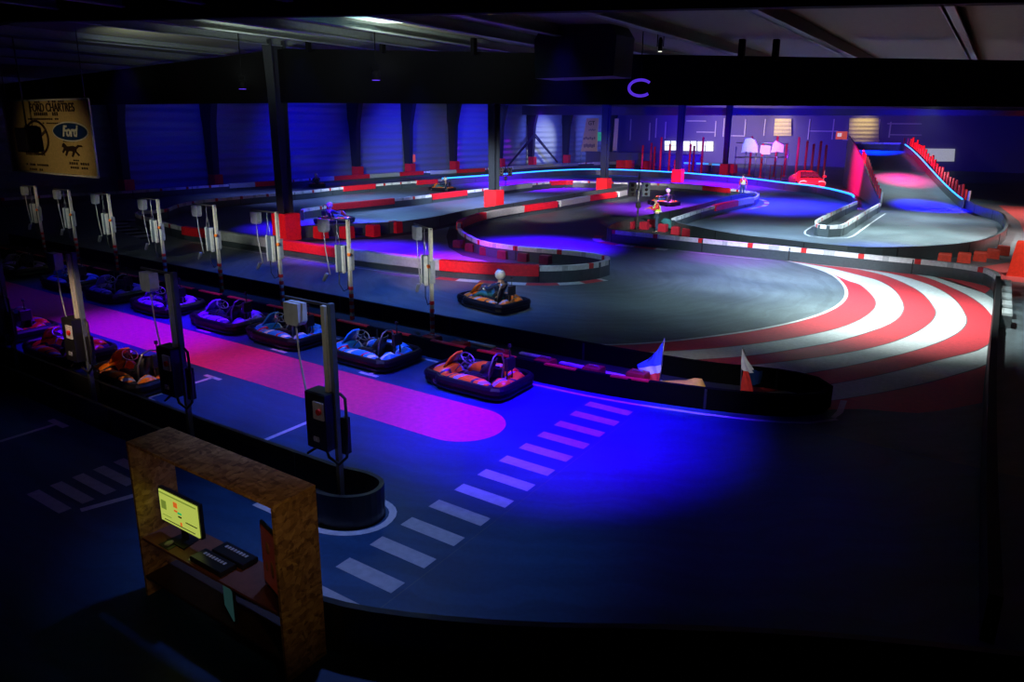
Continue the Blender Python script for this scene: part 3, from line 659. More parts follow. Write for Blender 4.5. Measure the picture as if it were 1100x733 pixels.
# ------------------------------------------------------------------ karts (local forward = +x)
def make_kart(name, lv, label, group):
    root = empty(name); tag(root, label, 'go-kart', group)
    half = [(1.04, 0), (1.03, .3), (.97, .47), (.80, .55), (.60, .57), (.50, .66), (.2, .69), (-.4, .69), (-.82, .68), (-.98, .60), (-1.05, .42), (-1.05, 0)]
    ol = smooth([Vector((x, y, 0)) for x, y in half[:-1]]+[Vector((x, -y, 0)) for x, y in half[:0:-1]], .09, True)
    mb = MB(); mb.sweep(ol, [(-.02, .05), (.0, .10), (-.015, .155), (.015, .17), (.01, .24), (-.03, .29), (-.08, .30), (-.11, .27), (-.10, .06)], 0, True)
    mb.build('bumper', mat('bumper_black', (.005, .005, .007), .4, spec=.35), root)
    mb = MB(); mb.prism([(p.x*.92, p.y*.88) for p in ol], .05, .08); 
    for s_ in (-1, 1): mb.tube([(.9, s_*.25, .12), (.3, s_*.3, .11), (-.9, s_*.3, .13)], .018, 6)
    mb.tube([(.62, -.5, .14), (.62, .5, .14)], .02, 6); mb.tube([(-.62, -.5, .15), (-.62, .5, .15)], .022, 6)
    mb.build('chassis', M['steel'], root)
    for x, r, w in ((.62, .125, .12), (-.62, .14, .18)):
        for s_ in (-1, 1):
            c = Vector((x, s_*.5, r)); mb = MB(); rings = []
            for o_, rr in ((-w/2, r*.55), (-w/2, r*.92), (-w/2+.02, r), (w/2-.02, r), (w/2, r*.92), (w/2, r*.55)):
                rings.append([c+Vector((rr*math.cos(2*PI*k/20), o_, rr*math.sin(2*PI*k/20))) for k in range(20)])
            mb.loft(rings); wh = mb.build('wheel', M['tyre'], root)
            mb = MB(); mb.tube([c+Vector((0, -w/2-.005, 0)), c+Vector((0, w/2+.005, 0))], r*.5, 14); mb.build('rim', M['rim'], wh)
    for s_ in (-1, 1):    # side pods
        rings = []
        for x, h, y0, y1 in ((.50, .20, .34, .56), (.44, .27, .32, .60), (.2, .34, .30, .62), (-.2, .37, .31, .62), (-.5, .36, .34, .62), (-.66, .30, .38, .60)):
            rings.append([Vector((x, s_*(y0+(y1-y0)*k/6), .16+(h-.16)*math.sin(PI*(.18+.64*k/6))**.8 if 0 < k < 6 else .12)) for k in range(7)])
        mb = MB(); mb.loft(rings); mb.build('side_pod', lv, root)
    rings = []
    for x, h, w in ((1.0, .20, .30), (.93, .27, .38), (.78, .32, .40), (.62, .34, .36), (.55, .30, .33)):
        rings.append([Vector((x, w*(k-4)/4, .12+(h-.12)*(1-abs((k-4)/4)**3)*1.0)) for k in range(9)])
    mb = MB(); mb.loft(rings); mb.build('nose_cone', lv, root)
    rings = []
    for x, z, w in ((.74, .30, .21), (.66, .42, .20), (.58, .54, .17), (.50, .62, .12)):
        rings.append([Vector((x-.04*abs(k-3)/3, w*(k-3)/3, z)) for k in range(7)]+[Vector((x-.03-.04*abs(k-3)/3, w*(k-3)/3, z-.02)) for k in range(6, -1, -1)])
    mb = MB(); mb.loft(rings); mb.build('front_panel', lv, root)
    rings = []
    for x, h, w in ((-.58, .26, .42), (-.68, .36, .46), (-.84, .40, .48), (-.97, .33, .44)):
        rings.append([Vector((x, w*(k-4)/4, .15+(h-.15)*(1-abs((k-4)/4)**4)-(.10 if abs(k-4) < 2 else 0))) for k in range(9)])
    mb = MB(); mb.loft(rings); mb.build('rear_cover', lv, root)
    for s_ in (-1, 1):
        mb = MB(); mb.box((-.2, s_*.28, .24), (.5, .11, .22)); mb.box((-.2, s_*.28, .36), (.3, .07, .02)); mb.build('battery_box', M['black'], root)
    rings = []
    for x, z, w, u in ((.22, .20, .16, .02), (.05, .15, .19, .06), (-.15, .13, .20, .11), (-.30, .20, .20, .16), (-.38, .38, .19, .14), (-.44, .60, .15, .05)):
        nx, nz = (0, 1) if x > -.2 else (1, .25)
        out = [Vector((x+nx*u*(abs(k-4)/4)**2, w*(k-4)/4, z+nz*u*(abs(k-4)/4)**2)) for k in range(9)]
        inn = [Vector((v.x-.025*nx, v.y*1.06, v.z-.025*nz)) for v in out[::-1]]
        rings.append(out+inn)
    mb = MB(); mb.loft(rings); mb.build('seat', M['seat'], root)
    c = Vector((.22, 0, .53)); ax = Vector((-.62, 0, .78)).normalized(); u = Vector((0, 1, 0)); v = ax.cross(u)
    mb = MB(); mb.tube([c+(u*math.cos(2*PI*k/24)+v*math.sin(2*PI*k/24))*.145 for k in range(24)], .015, 6, closed=True)
    for a in (PI/2, PI*7/6, PI*11/6): mb.tube([c, c+(u*math.cos(a)+v*math.sin(a))*.14], .012, 5)
    sw = mb.build('steering_wheel', M['steel'], root)
    mb = MB(); mb.tube([c-ax*.02, c+ax*.02], .04, 10); mb.build('hub', M['black'], sw)
    mb = MB(); mb.tube([c, (.6, 0, .15)], .014, 6); mb.build('steering_column', M['steel'], root)
    for s_ in (-1, 1):
        mb = MB(); mb.tube([(.72, s_*.14, .1), (.76, s_*.14, .24)], .012, 5); mb.box((.77, s_*.14, .25), (.03, .07, .05)); mb.build('pedal', M['steel'], root)
    mb = MB()
    for s_ in (-1, 1): mb.tube([(-.80, s_*.09, .12), (-.80, s_*.09, .72)], .016, 6)
    mb.box((-.80, 0, .60), (.08, .24, .26)); mb.tube([(-.80, 0, .7), (-.80, 0, .95)], .012, 6); mb.box((-.80, 0, .97), (.05, .05, .07)); mb.build('rear_mast', M['black'], root)
    mb = MB(); mb.tube([(-.45, -.24, .18), (-.5, -.25, .5), (-.52, -.14, .72), (-.52, 0, .76), (-.52, .14, .72), (-.5, .25, .5), (-.45, .24, .18)], .018, 6); mb.build('roll_hoop', M['steel'], root)
    return root

OR = livery('livery_orange', (.95, .22, .01), (.40, .38, .50), (.95, .26, .02), (.03, .03, .06))
BL = livery('livery_blue', (.02, .22, .75), (.70, .70, .75), (.02, .30, .85), (.55, .02, .04))
VI = livery('livery_violet_lit', (.35, .22, .75), (.05, .08, .30), (.5, .42, .8), (.03, .03, .08))  # violet light on the farther karts put into their livery colours
ko = make_kart('go_kart', OR, 'orange and grey go-kart parked nearest in the pit lane beside the crossing', 'karts in the hall')
ko.scale = (1.08, 1.08, 1.08); ko.location = (-8.9, 12.03, 0); ko.rotation_euler = (0, 0, PI)
kb = make_kart('go_kart', BL, 'blue and white go-kart parked second from the front by the pit wall', 'karts in the hall')
kb.scale = (1.08, 1.08, 1.08); kb.location = (-12.05, 12.0, 0); kb.rotation_euler = (0, 0, PI)
kv = make_kart('go_kart', VI, 'violet lit go-kart parked fourth in the pit wall row', 'karts in the hall')
kv.scale = (1.08, 1.08, 1.08); kv.location = (-17.5, 11.95, 0); kv.rotation_euler = (0, 0, PI)
copy_tree(kb, None, 'blue and white go-kart parked behind the hanging grey charger box', (-15.0, 11.95, 0))
copy_tree(kv, None, 'violet lit go-kart parked fifth in the row behind the near charger post', (-20.6, 11.95, 0))
copy_tree(kv, None, 'dim violet lit go-kart parked sixth in the pit wall row', (-23.45, 11.95, 0))
copy_tree(kb, None, 'dim blue go-kart parked seventh in the pit wall row', (-26.3, 11.95, 0))
copy_tree(kv, None, 'farthest dim go-kart at the left end of the pit wall row', (-30.2, 12.0, 0))
copy_tree(ko, None, 'orange go-kart on charge in the front row beside the black charger box', (-15.1, 7.95, 0))
copy_tree(ko, None, 'orange go-kart in the dark, second of the front row', (-18.2, 7.95, 0))
copy_tree(ko, None, 'orange go-kart barely lit at the far left of the front row', (-21.4, 8.1, 0))
kd = copy_tree(ko, None, 'orange go-kart being driven past the near hairpin', (-12.75, 18.05, 0), PI-.17)
ks = [((-40.2, 49.4, 0), PI*1.02, 'small distant go-kart driven along the middle barrier'), ((-53.0+9, 41.0, 0), PI*.52, 'distant go-kart driven beside the tallest column'),
      ((-20.2, 50.3, 0), PI*.93, 'go-kart driven behind the marshal in the yellow vest'), ((-31.5, 29.0, 0), PI*.5, 'go-kart half hidden behind the tallest column')]
kp = G(340, 200.5); ks[1] = ((kp.x, kp.y, 0), PI*.8, ks[1][2])
far_karts = [copy_tree(ko, None, lb, loc, rz) for loc, rz, lb in ks]

# ------------------------------------------------------------------ people
def skin_mesh(name, pts, edges, radii, m, parent, root=0, sub=1):
    me = bpy.data.meshes.new(name); me.from_pydata(pts, edges, []); me.materials.append(m)
    o = bpy.data.objects.new(name, me); COL.objects.link(o); o.parent = parent
    sk = o.modifiers.new('skin', 'SKIN'); sk.use_smooth_shade = True
    for i, r in enumerate(radii):
        sv = me.skin_vertices[0].data[i]; sv.radius = (r, r) if not isinstance(r, tuple) else r; sv.use_root = (i == root)
    ss = o.modifiers.new('sub', 'SUBSURF'); ss.levels = sub; ss.render_levels = sub+1
    return o
def person(label, loc, rz, J, top, legs, helmet=False, vest=False, group=None, sleeves=None):
    """J: joints pelvis, chest, neck, head, and per side sh, el, wr, hip, kn, an, toe (facing +x, y to the left)"""
    root = empty('person', loc, rz); tag(root, label, 'person', group)
    V = []; E = []; Rr = []
    def add(p, r, par=None):
        V.append(Vector(p)); Rr.append(r)
        if par is not None: E.append((par, len(V)-1))
        return len(V)-1
    pel = add(J['pelvis'], .12); mid = add(Vector(J['pelvis']).lerp(Vector(J['chest']), .5), .115, pel); ch = add(J['chest'], .13, mid)
    nk = add(J['neck'], .055, ch); hd0 = add(Vector(J['head'])-Vector((0, 0, .07)), .075, nk); hd = add(J['head'], .095, hd0); cr = add(Vector(J['head'])+Vector((0, 0, .07)), .075, hd)
    add(Vector(J['head'])+Vector((.105, 0, -.01)), .016, hd)
    for s_ in (-1, 1): add(Vector(J['head'])+Vector((0, s_*.10, 0)), .02, hd)
    hands = {}
    for sd, s_ in (('L', 1), ('R', -1)):
        sh = add(J['sh'+sd], .06, ch); el = add(J['el'+sd], .043, sh); wr = add(J['wr'+sd], .03, el)
        d = (Vector(J['wr'+sd])-Vector(J['el'+sd])).normalized(); side = d.cross(Vector((0, 0, 1)))
        side = side.normalized() if side.length > .1 else Vector((1, 0, 0)); dn = side.cross(d).normalized()
        if dn.z > 0: dn = -dn
        palm = add(Vector(J['wr'+sd])+d*.06, (.036, .02), wr)
        kn_ = add(Vector(J['wr'+sd])+d*.09, (.036, .017), palm)
        for k in range(4):
            b = Vector(J['wr'+sd])+d*.10+side*(k-1.5)*.022; ln = (.062, .075, .08, .066)[k]
            f1 = add(b, .010, kn_); f2 = add(b+d*ln*.5+dn*.012, .009, f1); add(b+d*ln*.8+dn*.045, .008, f2)
        t1 = add(Vector(J['wr'+sd])+d*.045+side*.045, .011, palm); add(Vector(J['wr'+sd])+d*.08+side*.062+dn*.015, .009, t1)
        hp = add(J['hip'+sd], .09, pel); kn = add(J['kn'+sd], .06, hp); an = add(J['an'+sd], .042, kn)
        toe = add(J['toe'+sd], .035, an)
    skin_mesh('body', V, E, Rr, M['skin'], root)
    # face
    h = Vector(J['head']); mb = MB()
    for s_ in (-1, 1): mb.ball(h+Vector((.092, s_*.032, .015)), .012, 0, 8)
    mb.box(h+Vector((.093, 0, -.05)), (.012, .045, .01)); mb.build('face_features', M['visor'], root)
    # clothes
    def chain(nm, names, rad, m, edges=None):
        P_ = [J[n] for n in names]; ed = edges or [(i, i+1) for i in range(len(P_)-1)]
        return skin_mesh(nm, P_, ed, rad, m, root)
    def lp(a, b, t): return Vector(J[a]).lerp(Vector(J[b]), t)
    P_ = [J['pelvis'], lp('pelvis', 'chest', .5), J['chest'], lp('chest', 'neck', .6), J['shL'], J['elL'], lp('elL', 'wrL', .93), J['shR'], J['elR'], lp('elR', 'wrR', .93)]
    skin_mesh('shirt', P_, [(0, 1), (1, 2), (2, 3), (2, 4), (4, 5), (5, 6), (2, 7), (7, 8), (8, 9)], [.135, .135, .155, .075, .078, .058, .045, .078, .058, .045], top, root)
    P_ = [Vector(J['pelvis'])+Vector((0, 0, .03)), J['hipL'], J['knL'], lp('knL', 'anL', .95), J['hipR'], J['knR'], lp('knR', 'anR', .95)]
    skin_mesh('trousers', P_, [(0, 1), (1, 2), (2, 3), (0, 4), (4, 5), (5, 6)], [.14, .105, .078, .062, .105, .078, .062], legs, root)
    for sd in 'LR':
        a = Vector(J['an'+sd]); t = Vector(J['toe'+sd]); skin_mesh('shoe', [a-(t-a)*.25+Vector((0, 0, -.03)), a.lerp(t, .5), t], [(0, 1), (1, 2)], [.045, .047, .042], M['black'], root)
    if vest:
        P_ = [Vector(J['pelvis'])+Vector((0, 0, .02)), lp('pelvis', 'chest', .5), J['chest'], lp('chest', 'shL', .55), lp('chest', 'shR', .55)]
        v = skin_mesh('vest', P_, [(0, 1), (1, 2), (2, 3), (2, 4)], [.175, .172, .195, .135, .135], M['vest'], root)
        mb = MB(); p = Vector(J['pelvis'])+Vector((0, 0, .12))
        mb.tube([p+Vector((.2*math.cos(2*PI*k/20), .2*math.sin(2*PI*k/20), 0)) for k in range(20)], .018, 6, closed=True)
        for s_ in (-1, 1):
            c = Vector(J['chest']); mb.tube([p+Vector((.16, s_*.08, 0)), c+Vector((.18, s_*.09, 0)), c+Vector((.06, s_*.11, .18)), c+Vector((-.17, s_*.09, .02)), p+Vector((-.17, s_*.08, 0))], .017, 6)
        mb.build('reflective_bands', M['vestw'], v)
    if helmet:
        mb = MB(); mb.ball(h+Vector((-.005, 0, .02)), .145, 0, 18, (1.12, .95, 1.05)); hl = mb.build('helmet', M['helm'], root)
        mb = MB(); mb.ball(h+Vector((.058, 0, .015)), .125, 0, 14, (1.0, 1.0, .45)); mb.build('visor', M['visor'], hl)
        mb = MB(); mb.box(h+Vector((.0, 0, .165)), (.2, .05, .02)); mb.build('helmet_stripe', M['fblue'], hl)
    else:
        mb = MB(); mb.ball(h+Vector((-.02, 0, .045)), .108, 0, 14, (1.0, .98, .95)); mb.build('hair', M['hair'], root)
    return root
DRV = dict(pelvis=(-.26, 0, .30), chest=(-.36, 0, .63), neck=(-.36, 0, .80), head=(-.33, 0, .95), shL=(-.36, .19, .72), shR=(-.36, -.19, .72),
           elL=(-.13, .26, .56), elR=(-.13, -.26, .56), wrL=(.08, .15, .57), wrR=(.08, -.15, .57), hipL=(-.2, .10, .28), hipR=(-.2, -.10, .28),
           knL=(.22, .17, .40), knR=(.22, -.17, .40), anL=(.60, .14, .20), anR=(.60, -.14, .20), toeL=(.72, .14, .26), toeR=(.72, -.14, .26))
d0 = person('driver with white helmet and navy top in the orange kart by the near hairpin', kd.location, PI-.17, DRV, M['navy'], M['teal'], helmet=True, group='kart drivers')
d0.scale = (1.1, 1.12, 1.1)
for k, lb in zip(far_karts, ('tiny distant driver on the middle straight', 'distant driver beside the tallest column', 'driver with white helmet just behind the marshal in yellow', 'driver half hidden behind the tallest column')):
    copy_tree(d0, None, lb, tuple(k.location), k.rotation_euler.z)
STD = dict(pelvis=(0, 0, .95), chest=(.0, 0, 1.30), neck=(.01, 0, 1.50), head=(.03, 0, 1.65), shL=(0, .19, 1.42), shR=(0, -.19, 1.42), elL=(-.04, .27, 1.14), elR=(-.04, -.27, 1.14), wrL=(.04, .28, .90), wrR=(.04, -.28, .90),
           hipL=(0, .09, .90), hipR=(0, -.09, .90), knL=(.02, .11, .50), knR=(.02, -.11, .50), anL=(-.01, .12, .09), anR=(-.01, -.12, .09), toeL=(.15, .14, .04), toeR=(.15, -.14, .04))
p2 = G(797, 212.5)
m2 = person('marshal in yellow vest seen from behind, standing on the small far island', (p2.x, p2.y, 0), 2.2, STD, M['redc'], M['jeans'], vest=True)
ARM = dict(STD); ARM.update(elR=(.25, -.30, 1.25), wrR=(.50, -.36, 1.18), elL=(.12, .30, 1.18), wrL=(.33, .22, 1.22), chest=(.05, 0, 1.30), neck=(.08, 0, 1.5), head=(.12, 0, 1.64))
p1 = G(705, 250.5)
m1 = person('marshal in yellow vest with red sleeves leaning toward the signal stand', (p1.x, p1.y, 0), 3.5, ARM, M['redc'], M['jeans'], vest=True)

m1.scale = m2.scale = (1.08, 1.08, 1.08)
# signal stand and small far one
def stand(px, py, h, label):
    p = G(px, py); r = empty('signal_stand', (p.x, p.y, 0), .6); tag(r, label, 'signal light stand', 'signal stands')
    mb = MB(); mb.tube([(0, 0, 0), (0, 0, h)], .045, 8); mb.build('pole', M['steel'], r)
    mb = MB(); mb.box((0, 0, .02), (.6, .6, .04)); mb.build('base_plate', M['black'], r)
    for s_ in (-1, 1):
        mb = MB(); mb.box((s_*.38, 0, h*.72), (.42, .3, .75)); mb.tube([(s_*.38, 0, h*.72), (0, 0, h*.72)], .03, 6); lh = mb.build('light_head', M['black'] if s_ < 0 else M['boxb'], r)
        for k in range(3):
            mb = MB(); c = Vector((s_*.38, -.16, h*.72+.23-.23*k)); mb.tube([c, c+Vector((0, -.06, 0))], .085, 10); mb.build('lens', M['visor'], lh)
    mb = MB(); mb.box((0, -.06, h*.45), (.25, .2, .3)); mb.build('control_box', M['black'], r)
    return r
stand(684, 247.5, 3.1, 'tall signal light stand with twin black heads beside the marshal')
stand(543, 203, 2.1, 'small signal light stand far off next to the second column')

# teal bag of cloth and red blocks around barriers
p = G(716, 247); mb = MB(); rings = []
for i in range(8):
    t = i/7; rings.append([Vector((p.x+(.75*t-.3)*.9+.17*math.cos(a)*math.sin(PI*(.15+.75*t)), p.y+.2*math.sin(a)*math.sin(PI*(.15+.75*t)), .55-.42*t+.18*math.sin(a+1)*math.sin(PI*(.15+.75*t)))) for a in [2*PI*k/12 for k in range(12)]])
mb.loft(rings); tag(mb.build('cloth_bundle', M['teal']), 'teal cloth bundle lying next to the marshal with red sleeves', 'cloth')

def block_mb(w, d, h):
    mb = MB(); mb.loft([[Vector((a*w/2*k, b*d/2*k, z)) for a, b in ((-1, -1), (1, -1), (1, 1), (-1, 1))] for z, k in ((0, 1), (h*.85, .97), (h, .9))], sm=False)
    return mb
def red_block(loc, w, h, label, group, handle=True, m=None, rz=0):
    root = block_mb(w, w*.8, h).build('ballast_block', m or M['padr']); root.location = loc; root.rotation_euler = (0, 0, rz); tag(root, label, 'ballast block', group)
    if handle:
        mb = MB(); mb.tube([(-w*.3, 0, h-.01), (-w*.25, 0, h+.03), (w*.25, 0, h+.03), (w*.3, 0, h-.01)], .014, 6); mb.build('handle', M['steel'], root)
    return root
rb = [((-8.07, 13.55), 'red ballast block inside the pit wall directly behind the nearest orange kart'), ((-6.9, 13.7), 'red ballast block inside the pit wall third from the blue flag'), ((-5.95, 13.95), 'red ballast block beside the blue and red flag'),
      ((-9.3, 13.5), 'red ballast block inside the pit wall just right of the striped post'), ((-10.5, 13.5), 'red ballast block left of the striped post'), ((-11.4, 13.5), 'red ballast block second left of the striped post')]
proto = None
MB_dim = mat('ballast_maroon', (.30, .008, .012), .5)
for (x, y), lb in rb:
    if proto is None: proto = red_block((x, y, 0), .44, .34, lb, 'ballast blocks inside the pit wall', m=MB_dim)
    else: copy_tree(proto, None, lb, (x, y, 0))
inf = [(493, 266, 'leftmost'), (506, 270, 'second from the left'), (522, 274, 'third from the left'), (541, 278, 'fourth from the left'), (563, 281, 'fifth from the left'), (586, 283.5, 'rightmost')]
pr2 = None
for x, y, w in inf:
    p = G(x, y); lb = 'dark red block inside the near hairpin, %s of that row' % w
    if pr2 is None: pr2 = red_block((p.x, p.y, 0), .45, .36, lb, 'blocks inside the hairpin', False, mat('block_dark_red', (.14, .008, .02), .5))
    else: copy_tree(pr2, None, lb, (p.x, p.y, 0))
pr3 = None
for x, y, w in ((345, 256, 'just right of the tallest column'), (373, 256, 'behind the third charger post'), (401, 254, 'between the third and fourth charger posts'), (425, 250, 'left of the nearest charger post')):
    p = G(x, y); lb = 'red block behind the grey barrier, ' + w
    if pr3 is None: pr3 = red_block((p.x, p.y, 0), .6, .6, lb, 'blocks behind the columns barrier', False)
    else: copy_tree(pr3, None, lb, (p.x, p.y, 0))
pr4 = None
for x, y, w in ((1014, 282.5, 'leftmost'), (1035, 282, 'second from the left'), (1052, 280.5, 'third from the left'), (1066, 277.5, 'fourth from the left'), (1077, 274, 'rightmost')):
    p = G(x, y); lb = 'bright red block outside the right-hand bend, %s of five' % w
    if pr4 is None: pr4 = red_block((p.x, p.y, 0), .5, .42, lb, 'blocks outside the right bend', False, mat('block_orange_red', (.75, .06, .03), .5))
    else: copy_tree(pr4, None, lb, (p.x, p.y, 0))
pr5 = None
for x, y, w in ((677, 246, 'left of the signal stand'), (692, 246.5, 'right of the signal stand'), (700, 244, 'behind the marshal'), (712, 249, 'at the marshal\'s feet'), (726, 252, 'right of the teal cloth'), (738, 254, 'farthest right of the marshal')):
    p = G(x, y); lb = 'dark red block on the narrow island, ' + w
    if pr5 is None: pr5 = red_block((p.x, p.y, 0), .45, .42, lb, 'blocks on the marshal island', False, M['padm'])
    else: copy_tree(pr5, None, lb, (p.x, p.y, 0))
# far wall foam cubes seen beyond the light strip
pr6 = None
for x, y, w in ((667, 181, 'leftmost'), (676, 181, 'second'), (695, 182, 'third'), (786, 186, 'rightmost')):
    p = G(x, y); lb = 'magenta lit foam cube beyond the blue light strip, %s of four' % w
    if pr6 is None: pr6 = red_block((p.x, p.y, 0), 1.1, 1.1, lb, 'foam cubes beyond the light strip', False)
    else: copy_tree(pr6, None, lb, (p.x, p.y, 0))
# pale blocks on the right outside the corner
pr7 = None
for k in range(5):
    x, y = .72, 29.9-1.25*k
    lb = 'pale grey block in the line outside the striped corner, number %s from the far end' % ('one', 'two', 'three', 'four', 'five')[k]
    if pr7 is None: pr7 = red_block((x, y, 0), .30, .42, lb, 'pale blocks on the right', False, M['padg']); pr7.scale = (1, 3.4, 1)
    else: copy_tree(pr7, None, lb, (x, y, 0))
# orange inflatable-like marker at right edge
p = G(1091, 297); mb = MB(); mb.loft([[Vector((p.x+a*w*.75, p.y+b*.12*w/.5, z)) for a, b in ((-1, -1), (1, -1), (1, 1), (-1, 1))] for z, w in ((0, .42), (.1, .38), (1.3, .22), (1.4, .16))], sm=False)
tag(mb.build('floor_marker', mat('marker_red', (.8, .05, .02), .5)), 'tall red tapered marker at the right edge of the picture', 'marker')

# flat white pads lying in the pit wall
pr8 = None
for (x0, x1, y), w in zip(((-9.25, -8.55, 14.45), (-8.05, -7.35, 14.35), (-7.1, -6.6, 14.3), (-5.75, -4.85, 14.45), (-10.9, -10.2, 14.45)), ('behind the nearest orange kart', 'third from the right', 'left of the blue flag', 'above the yellow cloth', 'right of the striped post')):
    if pr8 is None:
        mb = MB(); mb.box((0, 0, 0), (.85, .13, .04)); pr8 = mb.build('white_plank', M['tapew']); pr8.location = ((x0+x1)/2, y, .03); tag(pr8, 'pale plank lying inside the pit wall, ' + w, 'plank', 'planks inside the pit wall')
    else: copy_tree(pr8, None, 'pale plank lying inside the pit wall, ' + w, ((x0+x1)/2, y, .03))

# flags
def flagmesh(pts, y0, amp, m, name, parent):
    """pts: rows of (left point, right point) in x,z"""
    mb = MB(); n = 9; F = []; Bk = []
    for (a, b) in pts:
        for k in range(n):
            t = k/(n-1); x = a[0]+(b[0]-a[0])*t; z = a[1]+(b[1]-a[1])*t
            yy = y0+amp*math.sin(3.3*PI*t+z*6)*t
            F.append(Vector((x, yy, z))); Bk.append(Vector((x, yy+.012, z)))
    r = len(pts)
    fs = [(i*n+k, i*n+k+1, (i+1)*n+k+1, (i+1)*n+k) for i in range(r-1) for k in range(n-1)]
    mb.add(F, fs, 0, True); mb.add(Bk, [f[::-1] for f in fs], 0, True)
    return mb.build(name, m, parent)
f1 = empty('flag', (-5.65, 14.2, 0)); tag(f1, 'blue, white and red flag drooping on a short pole inside the pit wall', 'flag')
mb = MB(); mb.tube([(.1, 0, 0), (.16, 0, 1.12)], .014, 6); mb.build('pole', M['steel'], f1)
flagmesh([((-.02, .72), (.15, 1.1)), ((-.22, .56), (.15, .85)), ((-.42, .42), (.14, .62)), ((-.40, .34), (.14, .52))], -.03, .05, M['fblu'], 'blue_cloth', f1)
flagmesh([((-.40, .34), (.14, .52)), ((-.28, .27), (.13, .40)), ((-.2, .22), (.12, .34))], -.03, .05, M['fwhite'], 'white_cloth', f1)
flagmesh([((-.2, .22), (.12, .34)), ((-.12, .10), (.12, .18)), ((-.02, .0), (.11, .05))], -.03, .05, M['fred'], 'red_cloth', f1)
f2 = empty('flag', (-3.75, 14.55, 0)); tag(f2, 'red flag with blue and white cloth at the right end of the pit wall', 'flag')
mb = MB(); mb.tube([(-.13, 0, 0), (-.17, 0, 1.1)], .014, 6); mb.build('pole', M['steel'], f2)
flagmesh([((-.17, 1.08), (-.15, 1.08)), ((-.17, .8), (-.05, .86)), ((-.15, .66), (.08, .68)), ((-.12, .62), (.1, .60))], -.03, .05, M['fwhite'], 'white_cloth', f2)
flagmesh([((.02, .66), (.26, .66)), ((.0, .5), (.26, .52)), ((.1, .32), (.24, .40))], .0, .06, M['fblue'], 'blue_cloth', f2)
flagmesh([((-.1, .62), (-.02, .62)), ((-.12, .4), (.08, .4)), ((-.12, .15), (.16, .18)), ((-.12, .0), (.24, .02))], -.05, .05, M['fred'], 'red_cloth', f2)
mb = MB(); p = G(735, 417); rings = []
for i, (x, hh, w) in enumerate(((-.62, .01, .03), (-.4, .06, .08), (-.2, .10, .14), (0, .14, .2), (.2, .24, .2), (.36, .26, .14), (.45, .12, .08))):
    rings.append([Vector((p.x+x, p.y+w*math.cos(a), .03+max(0, hh*math.sin(a)))) for a in [PI*k/8 for k in range(9)]])
mb.loft(rings); tag(mb.build('crumpled_flag', M['yellow']), 'crumpled yellow flag lying inside the pit wall between two upright flags', 'flag')

